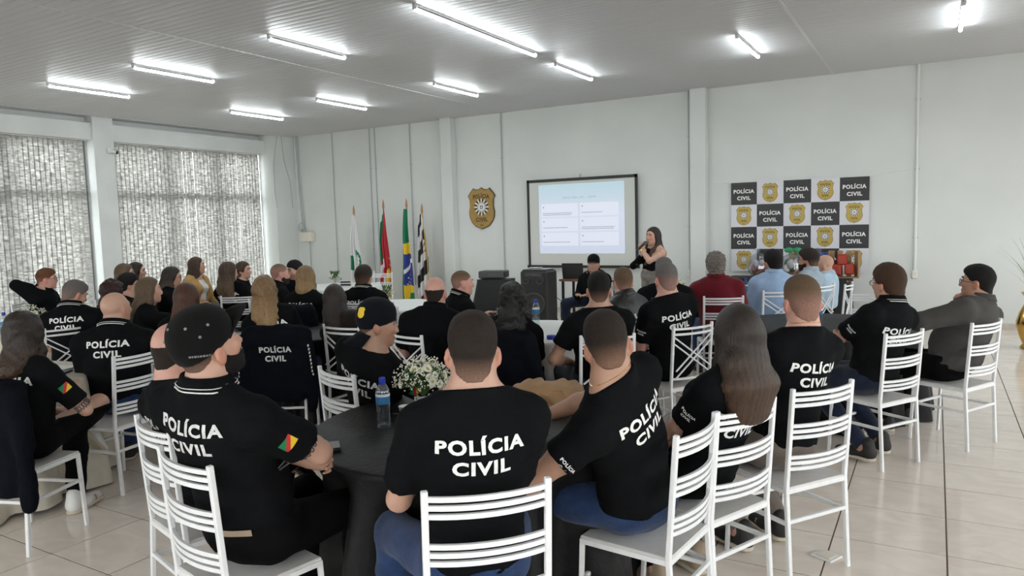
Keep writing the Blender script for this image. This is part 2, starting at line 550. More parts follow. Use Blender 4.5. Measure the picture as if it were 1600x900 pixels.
SKIN = {'pale': (.56, .35, .26), 'fair': (.48, .285, .205), 'tan': (.40, .225, .15), 'olive': (.33, .19, .125), 'pink': (.55, .30, .235)}
M_SKIN = mat('skin', (.5, .3, .2), .48, bump=.12, bscale=160, var=.05, vscale=25, attr='col')
M_HAIR = mat('hair', (.02, .015, .012), .40, spec=.28, bump=.7, bscale=9, stretch=(28, 28, 2.2), var=.35, vscale=9, attr='col')
M_HAIRS = mat('cropped_hair', (.02, .015, .012), .7, spec=.2, bump=.6, bscale=420, var=.25, vscale=260, attr='col')
def cloth_mat(name, c, bump=.25, rough=.85, var=.10, sheen=.15, bscale=240):
    return mat(name, c, rough, bump=bump, bscale=bscale, var=var, vscale=12, sheen=sheen, spec=.06)
M_BLACK = cloth_mat('black_cotton', (.0052, .0056, .0064), sheen=0)
M_NAVY = cloth_mat('navy_black_fleece', (.0044, .0053, .0085), sheen=0)
M_GREY = cloth_mat('charcoal_shirting', (.060, .0565, .0535), sheen=.05)
M_MAROON = cloth_mat('maroon_pique', (.115, .010, .016))
M_SKY = cloth_mat('light_blue_shirting', (.30, .42, .60), sheen=0)
M_SLATE = cloth_mat('pale_grey_blue_shirting', (.33, .40, .46), sheen=0)
M_PALE = cloth_mat('pale_blue_shirting', (.38, .50, .60), sheen=0)
M_TANJ = cloth_mat('camel_knit', (.42, .25, .09))
M_WHITEC = cloth_mat('white_cotton', (.7, .7, .68), sheen=0)
M_JEANS = cloth_mat('blue_denim', (.021, .045, .115), bump=.5, var=.35)
M_DARKJ = cloth_mat('dark_denim', (.014, .02, .04), bump=.5, var=.3)
M_BLKP = cloth_mat('black_trousers', (.0042, .0042, .0048), sheen=0)
M_KHAKI = cloth_mat('taupe_trousers', (.16, .135, .115))
M_SKIRT = cloth_mat('grey_checked_wool', (.22, .20, .185), var=.3)
M_LEATHER = mat('black_leather', (.012, .012, .013), .42, bump=.4, bscale=90)
M_PRINT = mat('white_print', (.78, .78, .76), .7, var=.06, vscale=60)
M_PRINT_OLD = mat('worn_white_print', (.60, .60, .59), .75, var=.18, vscale=60)
M_CAP = cloth_mat('black_twill', (.0065, .0065, .0065), bump=.4, sheen=.05)
M_CAPN = cloth_mat('black_navy_twill', (.0055, .0068, .0095), bump=.4, sheen=.05)
M_EYE = mat('eye_dark', (.03, .02, .015), .15)
M_FRAME = mat('spectacle_frame', (.012, .012, .014), .3)
M_LENS = clear_mat('spectacle_lens', (.93, .95, .96), .1)
M_SHOEB = mat('black_shoe_suede', (.016, .015, .014), .7, bump=.3, bscale=200)
M_SHOEW = mat('white_leather', (.72, .72, .70), .45)
M_SHOET = mat('tan_shoe', (.30, .23, .16), .6)
M_SOLE = mat('cream_rubber', (.55, .50, .40), .6)
M_METAL = mat('bright_metal', (.7, .7, .72), .25, metal=1)
M_GOLD = mat('gold_metal', (.83, .58, .22), .25, metal=1)
M_INK = mat('tattoo_ink', (.06, .055, .055), .6)
M_GREEN = mat('flag_green', (.0, .17, .055), .7)
M_RED = mat('flag_red', (.48, .015, .02), .7)
M_YELLOW = mat('flag_yellow', (.72, .48, .02), .7)

HAIRC = dict(black=(.008, .007, .007), dark=(.024, .017, .013), brown=(.055, .030, .017), chestnut=(.075, .03, .016), auburn=(.035, .010, .008),
             blond=(.34, .22, .10), honey=(.20, .12, .055), grey=(.15, .13, .11), salt=(.13, .12, .115), ginger=(.13, .055, .025), fairbrown=(.12, .078, .045))

def ring_pts(bvh, c, axis, n=28, r0=0.001, reach=.3, side=None):
    """points where a plane through c across axis meets a surface, found from inside"""
    ax = Vector(axis).normalized(); x = ax.orthogonal().normalized(); y = ax.cross(x)
    out = []
    for k in range(n):
        a = 2 * math.pi * k / n
        d = x * math.cos(a) + y * math.sin(a)
        hit, *_ = bvh.ray_cast(Vector(c) + d * reach, -d, reach)
        if hit is None: return None
        out.append(hit)
    return out

def ik(S, W, l1, l2, hint):
    d = W - S; L = float(np.linalg.norm(d))
    if L > (l1 + l2) * .995:
        W = S + d / L * (l1 + l2) * .995; d = W - S; L = float(np.linalg.norm(d))
    a = (l1 * l1 - l2 * l2 + L * L) / (2 * L); hh = math.sqrt(max(l1 * l1 - a * a, 0))
    u = d / L; n = np.asarray(hint, F32); n = unit(n - u * float(n @ u))
    return S + u * a + n * hh, W

def hand_prims(W, fd, pn, side, curl, s=1.0):
    fd = unit(fd); pn = unit(pn - fd * float(pn @ fd)); lat = np.cross(fd, pn) * side       # lat points to the thumb
    R = np.stack([lat, fd, pn], 1)
    P = [(ell(W + fd * .045 * s, np.array([.041, .056, .017]) * s, R), .02)]
    for i, (o, L) in enumerate(((.031, .075), (.0105, .084), (-.0105, .078), (-.031, .06))):
        b = W + (fd * (.088 - abs(o) * .25) + lat * o) * s
        c = curl * (1 + .15 * i)
        d1 = fd * math.cos(c * .7) + pn * math.sin(c * .7) + lat * o * 1.2
        d2 = fd * math.cos(c * 1.7) + pn * math.sin(c * 1.7)
        m = b + unit(d1) * L * .52 * s; e = m + d2 * L * .46 * s
        P += [(cone(b, m, .0098 * s, .0088 * s), .008), (cone(m, e, .0086 * s, .0072 * s), .004)]
    b = W + (fd * .022 + lat * .026) * s; m = b + (lat * .028 + fd * .030 + pn * .012) * s; e = m + (fd * .030 + lat * .006 + pn * (.006 + .014 * curl)) * s
    P += [(cone(b, m, .0135 * s, .011 * s), .014), (cone(m, e, .0105 * s, .0085 * s), .004)]
    return P

_shoe = {}
def shoe_mesh(kind, h):
    if (kind, h) in _shoe: return _shoe[(kind, h)]
    P = [(cone((0, -.055, .05), (0, .06, .036), .043, .036), .03), (cone((0, .06, .036), (0, .165, .028), .040, .033), .03), (cone((0, -.05, .06), (0, -.045, .115), .042, .043), .03)]
    f = lambda p: smax(union(P, p), .004 - p[:, 2], .006)
    me = mesh_sdf('shoe', f, (-.08, -.14, -.03), (.08, .24, .19), max(h, .009))
    S = [(cone((0, -.05, .014), (0, .165, .014), .047, .043), 0)]
    f2 = lambda p: smax(smax(union(S, p), p[:, 2] - .026, .003), -p[:, 2], .003)
    ms = mesh_sdf('sole', f2, (-.08, -.14, -.03), (.08, .26, .06), max(h, .009))
    _shoe[(kind, h)] = (me, ms)
    return me, ms

_copies = {}
def shared(name, me, m):
    """one mesh data-block per (mesh, material)"""
    k = (name, me.name, m.name)
    if k not in _copies:
        c = me.copy(); c.materials.clear(); c.materials.append(m); _copies[k] = c
    return _copies[k]

STAND = {}
def person(label, pel, az, head, haz=None, hp=0., hr=0., tw=0., sex='m', w=1., belly=0., hs=1., arms=('lap', 'lap'), legs='sit', hair=('short', 'dark', {}),
           skin='fair', top=('tee', M_BLACK), low=M_JEANS, shoes=M_SHOEB, text=True, patch=None, cap=None, beard=None, glasses=False, face=False,
           h=.012, seat=.455, neck=1., group=None, textm=None, sleeve_text=False, trim=False, stub=None, tattoo=None, extra=None, old=False, tz=0.0, sleeve=.74, hem=None):
    az_, A = math.radians(az), math.radians
    haz = az if haz is None else haz
    root = empty('person', (pel[0], pel[1], 0), az_)
    tag(root, label, 'person', group)
    Ri = rotz(-az_)
    Hc = Ri @ (np.array(head, F32) - np.array([pel[0], pel[1], 0], F32))
    Rh = rotz(A(haz - az)) @ rotx(A(hp)) @ roty(A(hr))
    stand = legs == 'stand'
    Pc = vec(0, 0, seat + .128) if not stand else vec(0, 0, .96)
    fem = sex == 'f'
    Rt = rotz(A(tw))
    lean = unit(Hc - Pc)
    N = Hc + Rh @ vec(0, -.03, -.03) + vec(0, 0, -.120) - lean * vec(1, 1, 0) * .03
    up = unit(N - Pc)
    X = Rt @ vec(1, 0, 0); X = unit(X - up * float(X @ up)); Y = np.cross(up, X); RT = np.stack([X, Y, up], 1)
    RP = np.stack([vec(1, 0, 0), vec(0, 1, 0), vec(0, 0, 1)], 1)
    RM = np.stack([unit(X + vec(1, 0, 0)), unit(Y + vec(0, 1, 0)), up], 1)
    L = float(np.linalg.norm(N - Pc))
    at = lambda t: Pc + (N - Pc) * t
    sw = (.165 if fem else .188) * w
    dp = (.90 if fem else 1.0) * (1 + (w - 1) * .6)
    ww = w * (.90 if fem else 1.)
    rS = (.050 if fem else .060) * (1 + (w - 1) * .5)
    sh = {s: N + X * s * sw - up * .078 - Y * .005 for s in (-1, 1)}
    torso = [(ell(Pc, (.168 * (w * 1.02 if fem else w), .122 * dp, .118), RP), 0),
             (ell(at(.30) , (.160 * ww, .116 * dp + belly * .4, .18), RM), .07),
             (ell(at(.64), (.174 * ww, .120 * dp, .19), RT), .07),
             (ell(at(.83) - Y * .012, (.155 * ww, .092 * dp, .105), RT), .05),
             (cone(sh[-1] + X * .02, sh[1] - X * .02, rS, rS), .05)]
    if belly > 0: torso.append((ell(at(.26) + RM[:, 1] * belly, (.15 * ww, .11, .14), RM), .07))
    if fem: torso += [(ell(at(.66) + X * s * .07 + Y * .10, (.06, .055, .06), RT), .04) for s in (-1, 1)]
    nr = (.047 if fem else .062) * neck
    nk0 = Hc + Rh @ vec(0, -.032, -.06)
    trap = [(cone(N + up * (.03 if fem else .045) + X * s * .02, sh[s] + up * .026 - X * s * .03, .044, .036), .06) for s in (-1, 1)]
    torso += trap
    body = list(torso)
    body.append((cone(nk0, N - up * .01, nr, nr * 1.12), .03))
    # arms
    l1, l2 = (.265, .235) if fem else (.285, .25)
    ra = (.84 if fem else 1.) * (1 + (w - 1) * .7)
    E, Wr, Hd = {}, {}, {}
    for s, spec in ((-1, arms[0]), (1, arms[1])):
        hint = vec(s * .5, -.5, -.7); pn = vec(0, 0, -1); fdv = None; curl = .5
        if isinstance(spec, str):
            ny = float(N[1]) * .8
            if spec == 'table': W = vec(s * .18, .33 + ny, .79); hint = vec(s * .40, -.25, -1)
            elif spec == 'lap': W = vec(s * .10, .30 + ny * .5, .65)
            elif spec == 'cross':
                W = vec(-s * .13, .235 + ny, .60 + .47 * (float(N[2]) - .56) + (.03 if s < 0 else 0)); hint = vec(s * 1.2, .35, -.4); pn = vec(0, -1, -.1); curl = .8
            elif spec == 'chin':
                W = Hc + Rh @ vec(s * .05, .135, -.20); W = Rt.T @ W; hint = vec(s * .5, .4, -1); pn = vec(0, -1, 0); fdv = vec(-s * .25, -.15, 1); curl = 1.1
            else: W = vec(s * .25, .06 + ny, .63)
            W = Rt @ W; hint = Rt @ hint; pn = Rt @ pn
            if fdv is not None: fdv = Rt @ fdv
        else:
            W = vec(*spec[0]); hint = vec(*spec[1])
            if len(spec) > 2: fdv = vec(*spec[2])
            if len(spec) > 3: pn = vec(*spec[3])
            if len(spec) > 4: curl = spec[4]
        e, wv = ik(sh[s], W, l1, l2, hint)
        E[s], Wr[s] = e, wv
        fd = unit(wv - e) if fdv is None else unit(fdv)
        Hd[s] = fd
        body += [(cone(sh[s], sh[s] + (e - sh[s]) * .45, .056 * ra, .049 * ra), .045), (cone(sh[s] + (e - sh[s]) * .4, e, .049 * ra, .0395 * ra), .03),
                 (cone(e, e + (wv - e) * .4, .0405 * ra, .0415 * ra), .02), (cone(e + (wv - e) * .4, wv, .0405 * ra, .0285 * ra), .02)]
        if abs(float(fd @ pn)) > .95: pn = vec(0, 1, .1)
        body += hand_prims(wv, fd, pn, s, curl, .95 if fem else 1.02)
    # legs
    lg = {}
    kz = seat + .082
    for s in (-1, 1):
        hipj = Pc + vec(s * .092, .02, -.02)
        if stand: K, Ak = vec(s * .095, .02, .50), vec(s * .10, -.02, .085)
        else:
            K, Ak = vec(s * .15, .45, kz), vec(s * .14, .42, .09)
            if legs == 'under': Ak = vec(s * .13, .16, .10)
            elif legs == 'wide': K, Ak = vec(s * .24, .42, kz), vec(s * .24, .44, .09)
            elif legs == 'back': Ak = vec(s * .12, -.02 + .03 * s, .11)
            elif isinstance(legs, dict): K, Ak = vec(*legs[s][0]), vec(*legs[s][1])
        lg[s] = (hipj, K, Ak)
    rl = (.93 if fem else 1.) * (1 + (w - 1) * .5)
    legp = []
    for s in (-1, 1):
        a, k, z = lg[s]
        legp += [(cone(a, k, .085 * rl, .060 * rl), .04), (cone(k, k + (z - k) * .35, .058 * rl, .058 * rl), .02), (cone(k + (z - k) * .35, z, .057 * rl, .040 * rl), .02)]
        ft = unit(vec(z[0] * .15, 1, 0)) * .13
        legp.append((cone(z + vec(0, -.02, -.03), z + vec(float(ft[0]), float(ft[1]), -.055), .036, .028), .02))
    body += legp
    def f_body(P):
        d = union(body, P)
        m = np.nonzero(((P - Hc) ** 2).sum(1) < .2 ** 2)[0]
        if len(m):
            q = ((P[m] - Hc) @ Rh) / hs
            d[m] = smin(d[m], head_sdf(q) * hs, .018)
        return d
    lo, hi = bounds(body); lo = np.minimum(lo, Hc - .16); hi = np.maximum(hi, Hc + .16)
    me = mesh_sdf('body', f_body, lo, hi, h)
    V = verts_of(me)
    C = np.tile(np.array(SKIN[skin], F32), (len(V), 1))
    q = ((V - Hc) @ Rh) / hs
    hd = np.abs(q).max(1) < .14
    lips = hd & (np.abs(q[:, 0]) < .02) & (q[:, 1] > .08) & (np.abs(q[:, 2] + .066) < .009)
    C[lips] *= np.array([.85, .62, .62], F32)
    ears = hd & (np.abs(q[:, 0]) > .074) & (np.abs(q[:, 2] + .014) < .04)
    C[ears] *= np.array([1.05, .82, .78], F32)
    chk = hd & (q[:, 1] > .03)
    C[chk] *= np.array([1.04, .95, .93], F32)
    if stub:
        g = np.interp(q[:, 1], [-.05, .0, .03, .06, .1], [-.03, -.02, -.035, -.048, -.045])
        st = hd & (q[:, 2] < g) & (q[:, 2] > -.125) & (q[:, 1] > -.0)
        C[st] = C[st] * (1 - stub) + np.array([.03, .025, .022], F32) * stub
    set_col(me, C)
    link('body', me, M_SKIN, root)
    # upper garment
    style, tm = top
    if style:
        fold = .0045 if h < .0125 else .0025
        seed = abs(hash(label)) % 100 * .1 if False else (len(label) * 1.37 + pel[0] * 3)
        tp = [((fn, l, u), k) for (fn, l, u), k in torso]
        longs = style in ('long', 'jacket', 'open')
        add = {'tee': .010, 'polo': .011, 'long': .014, 'jacket': .022, 'open': .02, 'tank': .006, 'oneshoulder': .006}[style]
        slv = []
        for s in (-1, 1):
            if style == 'tank' or (style == 'oneshoulder' and s == -1): continue
            a, e, wv = sh[s], E[s], Wr[s]
            lng = longs or style == 'oneshoulder'
            if lng:
                c1 = cone(a, e, .062 * ra, .050 * ra); c2 = cone(e, e + (wv - e) * (.97 if style != 'long3' else .6), .050 * ra, .036 * ra)
                slv += [(c1, .04), (c2, .02)]
            else:
                end = a + (e - a) * sleeve; dn = unit(e - a)
                fn, l, u = cone(a, a + (e - a) * .95, .061 * ra, .0635 * ra)
                def cut(P, fn=fn, end=end, dn=dn): return smax(fn(P) , (P - end) @ dn - .0, .006)
                slv.append(((cut, l, u), .045))
        hemz = (Pc[2] - .03 if hem is None else hem) if not stand else 1.02
        nkc = N + up * (.050 if style in ('polo', 'jacket', 'long') else .040); nkn = unit(up + Y * (.30 if style in ('tee', 'polo', 'jacket', 'long') else .55))
        gp = tp + [(cone(nk0, N - up * .01, nr, nr * 1.12), .035)] + slv
        def f_top(P):
            d = union(gp, P) - add
            d = d - fold * wob(P, 22., seed) - fold * .5 * wob(P * np.array([1, 1, 2.2], F32), 45., seed + 3)
            d = smax(d, hemz - P[:, 2] + .012 * np.sin(P[:, 0] * 20), .012)
            nn = (P - nkc) @ nkn
            near = np.sqrt((((P - N) - ((P - N) @ up)[:, None] * up) ** 2).sum(1)) < .13
            d = np.where(near, smax(d, nn, .006), d)
            if style == 'oneshoulder':
                d = smax(d, (P - (sh[-1] + X * .10)) @ unit(-X * .75 + up * .5), .01)
            if style == 'open':
                m = np.abs((P - N) @ X) < .06
                d = np.where(m & (((P - N) @ Y) > .03), np.maximum(d, .01), d)
            return d
        lo, hi = bounds(gp); 
        mt = mesh_sdf('shirt', f_top, lo, hi, h)
        nm = {'tee': 'shirt', 'polo': 'polo_shirt', 'long': 'long_sleeved_shirt', 'jacket': 'jacket', 'open': 'cardigan', 'tank': 'top', 'oneshoulder': 'top'}[style]
        so = link(nm, mt, tm, root)
        if style == 'open':
            tk = lambda P: smax(smax(union(tp, P) - .007, hemz - P[:, 2], .01), (P - (N + up * .01)) @ unit(up + Y * .6), .01)
            link('white_top', mesh_sdf('white_top', tk, lo, hi, h), M_WHITEC, root)
        bvh = BVHTree.FromPolygons([tuple(v) for v in verts_of(mt)], [tuple(p.vertices) for p in mt.polygons])
        if style in ('polo', 'jacket', 'long'):
            cc = N + up * .060 - Y * .004
            x0 = unit(X - nkn * float(X @ nkn)); y0 = np.cross(nkn, x0)
            bbv = BVHTree.FromPolygons([tuple(v) for v in V], [tuple(p.vertices) for p in me.polygons])
            sc = 1.25 if style == 'jacket' else 1.
            th = np.linspace(.5 * math.pi + .16, 2.5 * math.pi - .16, 40)
            def rad(bv, z, dflt, cap_):
                out = []
                for t in th:
                    d = x0 * math.cos(t) + y0 * math.sin(t); c = cc + nkn * z
                    hit, *_ = bv.ray_cast(Vector(c + d * cap_), Vector(-d), cap_)
                    out.append(dflt if hit is None else float((np.array(hit) - c) @ d))
                out = np.clip(np.array(out), dflt * .8, cap_ - .002)
                return np.convolve(np.r_[out[:2], out, out[-2:]], np.ones(5) / 5, 'valid')
            r_in = rad(bbv, .012 * sc, nr, nr + .03) + .004
            r_lo = np.maximum(rad(bvh, -.024 * sc, nr + .02, nr + .055) + .003, r_in + .018)
            rows = []
            for i, t in enumerate(th):
                d = x0 * math.cos(t) + y0 * math.sin(t)
                for r, z in ((r_in[i], -.03), (r_in[i] - .001, .012), (r_in[i] + .003, .019), (r_in[i] + .010, .018), ((r_in[i] + r_lo[i]) / 2 + .006, -.004), (r_lo[i] + .002, -.026), (r_lo[i] - .003, -.03)):
                    rows.append(cc + nkn * (z * sc) + d * r)
            npf = 7; Fc = np.array([(i * npf + j, i * npf + j + 1, (i + 1) * npf + j + 1, (i + 1) * npf + j) for i in range(39) for j in range(npf - 1)])
            co = link('collar', np_mesh('collar', np.array(rows, F32), Fc[:, ::-1]), tm, so)
            if trim:
                bm = bmesh.new()
                for z, f_, rad_ in ((-.0255, 1., .0028), (-.013, .72, .0017)):
                    tube_pts(bm, [Vector(cc + nkn * z + (x0 * math.cos(t) + y0 * math.sin(t)) * (r_in[i] * (1 - f_) + r_lo[i] * f_ + .003 + (.006 if f_ < 1 else 0))) for i, t in enumerate(th)], rad_, 5)
                link('collar_stripe', bm_mesh('collar_stripe', bm, True), M_PRINT, co)['label'] = 'white stripe round the collar'
        elif style == 'tee':
            pts = ring_pts(bvh, nkc - nkn * .005, nkn, 30, reach=.14)
            if pts and max((p - Vector(nkc)).length for p in pts) < .125:
                link('neckband', tube_me('neckband', pts, .0055, 6, True), tm, so)
        if trim:
            for s in (-1, 1):
                a, e = sh[s], E[s]
                for tt, rad in ((sleeve - .02, .004),):
                    pts = ring_pts(bvh, a + (e - a) * tt, e - a, 26, reach=.16)
                    if pts:
                        c0 = Vector(a + (e - a) * tt)
                        if max((p - c0).length for p in pts) < .11:
                            link('sleeve_stripe', tube_me('sleeve_stripe', pts, rad, 5, True), M_PRINT, so)['label'] = 'white stripe at the sleeve hem'
        # lettering on the back
        if text:
            pm = textm or (M_PRINT_OLD if old else M_PRINT)
            To = N - up * (.112 + tz)
            for k, (wd_, sname) in enumerate((('POLÍCIA', .285), ('CIVIL', .187))):
                Vt, Tt = heavy_text(wd_, sname, .0455)
                Vt, Tt = refine(Vt, Tt, .022 if h < .0125 else .04)
                oo = To - up * (.068 * k)
                d = decal('lettering', Vt, Tt, oo, X, up, bvh, pm, so, .003, .35)
        # sleeve patches / sleeve lettering
        for s, kind in (patch or ()):
            a, e = Vector(sh[s]), Vector(E[s]); ax = (e - a).normalized()
            out_ = Vector(X * s - Y * .55)
            out_ = (out_ - ax * out_.dot(ax)).normalized()
            cpt = a + (e - a) * (.34 if kind == 'flag' else .38)
            rv = (-ax).cross(out_).normalized(); uv = -ax
            if kind == 'flag':
                g = [(i / 8, j / 8) for i in range(9) for j in range(9)]
                for nm2, test, mm in (('green', lambda x, y: y - x > .17, M_GREEN), ('red', lambda x, y: abs(y - x) <= .17, M_RED), ('yellow', lambda x, y: y - x < -.17, M_YELLOW)):
                    Vp, Tp = [], []
                    for i in range(12):
                        for j in range(12):
                            x, y = (i + .5) / 12, (j + .5) / 12
                            if test(x, y):
                                b = len(Vp)
                                Vp += [((i + u) / 12 * .056 - .028, (j + v) / 12 * .044 - .022) for u, v in ((0, 0), (1, 0), (1, 1), (0, 1))]
                                Tp += [(b, b + 1, b + 2), (b, b + 2, b + 3)]
                    decal('flag_patch', np.array(Vp), np.array(Tp), cpt, rv, uv, bvh, mm, so, .003, .12)
            else:
                for k, (wd_, wid) in enumerate((('POLÍCIA', .075), ('CIVIL', .05))):
                    Vt, Tt = heavy_text(wd_, wid, .0135)
                    decal('lettering', Vt, Tt, cpt + ax * (.022 * k + .01), rv, uv, bvh, M_PRINT, so, .003, .12)
        if tattoo:
            s, t0, t1 = tattoo
            bb = BVHTree.FromPolygons([tuple(v) for v in V], [tuple(p.vertices) for p in me.polygons])
            a, e = sh[s], E[s]; ax = unit(e - a)
            x0 = unit(np.cross(ax, vec(.2, 1, .3))); y0 = np.cross(ax, x0)
            bm = bmesh.new()
            for ph in (0, 1):
                pts = []
                for k in range(48):
                    th = 2 * math.pi * k / 48
                    c = a + (e - a) * (t0 + (t1 - t0) * (.5 + .5 * math.sin(th * 7 + ph * math.pi)))
                    d = Vector(x0 * math.cos(th) + y0 * math.sin(th))
                    hit, *_ = bb.ray_cast(Vector(c) + d * .15, -d, .15)
                    if hit: pts.append(hit)
                if len(pts) > 6: tube_pts(bm, pts, .0032, 4, True)
            link('tattoo', bm_mesh('tattoo', bm), M_INK, root)
    # lower garment
    if low is not None:
        lp = [(ell(Pc - vec(0, 0, .0), (.170 * (w * 1.02 if fem else w), .125 * dp, .118), RP), 0)] + [(c, k) for i, (c, k) in enumerate(legp) if i % 4 != 3]
        if belly > 0: lp.append((ell(at(.12) + RM[:, 1] * belly * .6, (.15 * ww, .10, .09), RM), .06))
        if hem: lp.append((ell(at(.24), (.156 * ww, .114 * dp + belly * .4, .17), RM), .05))
        zt = max(Pc[2] + .075, (hem or 0) + .03)
        ends = {s: (lg[s][1], lg[s][2]) for s in (-1, 1)}
        def f_low(P):
            d = union(lp, P) - .013
            d = d - .004 * wob(P, 26., 1.3) - .0025 * wob(P * np.array([1, .6, 2], F32), 60., 4.)
            d = smax(d, P[:, 2] - zt, .006)
            for s in (-1, 1):
                k, z = ends[s]; dn = unit(z - k)
                m = ((P - z) ** 2).sum(1) < .13 ** 2
                d = np.where(m, smax(d, (P - z) @ dn + .01, .006), d)
            return d
        lo, hi = bounds(lp)
        if stand and fem: pass
        ml = mesh_sdf('trousers', f_low, lo, hi, h * 1.3)
        lo_ = link('trousers', ml, low, root)
        if extra == 'belt_patch':
            bl = BVHTree.FromPolygons([tuple(v) for v in verts_of(ml)], [tuple(p.vertices) for p in ml.polygons])
            g = np.array([[x * .016 - .048, y * .012 - .012] for x in range(7) for y in range(3)])
            T = [t for i in range(6) for j in range(2) for t in ((i * 3 + j, i * 3 + 3 + j, i * 3 + 4 + j), (i * 3 + j, i * 3 + 4 + j, i * 3 + 1 + j))]
            d = decal('waistband_patch', g, np.array(T), vec(.10, -.05, hem - .005), vec(1, 0, 0), vec(0, 0, 1), bl, M_SHOET, lo_, .004, .3)
    for s in (-1, 1):
        a, k, z = lg[s]
        ms, msol = shoe_mesh('shoe', max(h, .011))
        zz = float(z[2]) - .09
        tilt = 0.0 if zz < .03 else -.9
        sm_ = shared('shoe', ms, shoes)
        o = link('shoe', sm_, None, root, loc=(float(z[0]), float(z[1]) + .02, max(zz, 0)), rot=(tilt, 0, -s * .12))
        link('sole', shared('sole', msol, M_SOLE if shoes is not M_SHOEB else M_SOLE), None, o)
    # hair
    hstyle, hcol, hopt = hair
    Hp = lambda P: ((P - Hc) @ Rh) / hs
    if hstyle != 'bald':
        hc = np.array(HAIRC[hcol], F32)
        hopt = dict(hopt); hopt['nr'] = nr / hs
        if hstyle in ('short', 'thick', 'buzz', 'ring', 'curly'):
            f = lambda P: hair_sdf(hstyle, Hp(P), hopt) * hs
            mh = mesh_sdf('hair', f, Hc - .17, Hc + .17, min(h, .010) if hstyle != 'curly' else .007)
            qv = Hp(verts_of(mh))
            fade = hopt.get('fade', 0.0)
            z0 = hopt.get('fz', .03)
            t = np.clip((qv[:, 2] - (z0 - .055)) / .075, 0, 1)[:, None]
            t = 1 - fade * (1 - t)
            base = np.array(SKIN[skin], F32) * .62
            if hopt.get('thin'):
                th = np.clip(1 - np.sqrt(qv[:, :1] ** 2 + (qv[:, 1:2] + hopt.get('ty', .02)) ** 2) / .07, 0, 1) * hopt['thin'] * (qv[:, 2:3] > .03)
                t = t * (1 - th)
            set_col(mh, hc * t + base * (1 - t))
            link('hair', mh, M_HAIRS if hstyle != 'curly' else M_HAIR, root)
        else:
            Ln = hopt.get('len', .30); fl = hopt.get('flare', 1.0); s_ = hopt.get('wide', 1.45)
            A0 = Hc + Rh @ vec(0, -.045, .0); B0 = Hc + Rh @ vec(0, -.062, -.10)
            back = N - up * .02 - Y * (.085 * dp)
            tipd = unit(-up * 1.0)
            C0 = back; D0 = N - up * max(Ln - .16, .02) - Y * (.118 * dp + .012)
            pr = [(cone(A0, B0, .078 * hs, .068 * hs, Rh[:, 0], 1.12 + max(s_ - 1.45, 0) * .35), 0)]
            if Ln > .2:
                pr += [(cone(B0, C0, .066, .060, X, s_), .05), (cone(C0, D0, .052 * fl, .038 * fl, X, s_ * 1.1), .04)]
            else:
                e0 = Hc + Rh @ vec(0, -.055, -Ln); pr.append((cone(B0, e0, .066, .055 * fl, Rh[:, 0], s_), .04))
            if hopt.get('locks', 1):
                for s in (-1, 1):
                    a1 = Hc + Rh @ vec(s * .066, -.005, .02); b1 = Hc + Rh @ vec(s * .076, -.004, -.11)
                    pr.append((cone(a1, b1, .030, .027), .03))
                    if Ln > .2:
                        c1 = N + X * s * .085 - up * .03 + Y * hopt.get('lockfwd', .0)
                        d1 = c1 - up * max(Ln - .22, .03) + Y * hopt.get('lockfwd', .0) * 1.2 - Y * (0 if hopt.get('lockfwd') else .075)
                        pr += [(cone(b1, c1, .027, .028), .03), (cone(c1, d1, .028, .016), .03)]
            amp = hopt.get('curl', .002)
            def f(P):
                qq = Hp(P)
                d = hair_sdf('long', qq, hopt) * hs
                dr = union(pr, P)
                m = (qq[:, 1] > .028) & (qq[:, 2] > -.16) & (np.abs(qq[:, 0]) < .062)
                dr = np.where(m, np.maximum(dr, .01), dr)
                d = smin(d, dr, .03)
                if amp > .004: d = d + amp * wob(P, 58.) + amp * .5 * wob(P, 120., 2.)
                else: d = d + amp * np.sin((P @ X) * 230 + .6 * np.sin(P[:, 2] * 9)) * np.clip((.08 - qq[:, 2]) * 8, 0, 1)
                return d
            lo, hi = bounds(pr); lo = np.minimum(lo, Hc - .17); hi = np.maximum(hi, Hc + .17)
            mh = mesh_sdf('hair', f, lo, hi, min(h, .011))
            Vh = verts_of(mh)
            zz = Vh[:, 2:3] - Hc[2]
            t = np.clip((-zz - hopt.get('tip0', .02)) / .18, 0, 1)
            tip = np.array(HAIRC[hopt.get('tips', hcol)], F32)
            st = (.5 + .5 * np.sin((Vh @ X) * 160 + 3 * np.sin(Vh[:, 2] * 15)))[:, None]
            set_col(mh, (hc * (1 - t) + tip * t) * (.86 + .28 * st * (.5 + .5 * np.sin((Vh @ X) * 61 + 1.7))[:, None]))
            link('hair', mh, M_HAIR, root)
    if beard:
        hc = np.array(HAIRC[beard], F32)
        def f(P):
            qq = Hp(P)
            d = head_sdf(qq, False) * hs - .0055
            g = np.interp(qq[:, 1], [-.03, -.005, .02, .05, .075, .1], [.02, .0, -.03, -.046, -.046, -.046]).astype(F32)
            d = smax(d, (qq[:, 2] - g) * hs, .006)
            d = smax(d, (-.012 - qq[:, 1]), .006)
            d = smax(d, (-.125 - qq[:, 2]) + .0, .006)
            lip_ = ell((0, .1, -.066), (.02, .03, .008))[0](qq)
            return smax(d, -lip_, .004) + .0012 * wob(P, 150.)
        mb = mesh_sdf('beard', f, Hc - .16, Hc + .16, min(h, .010))
        set_col(mb, np.tile(hc, (len(mb.vertices), 1)))
        link('beard', mb, M_HAIRS, root)
    H4 = Matrix(((*map(float, Rh[0]), float(Hc[0])), (*map(float, Rh[1]), float(Hc[1])), (*map(float, Rh[2]), float(Hc[2])), (0, 0, 0, 1))) @ Matrix.Scale(hs, 4)
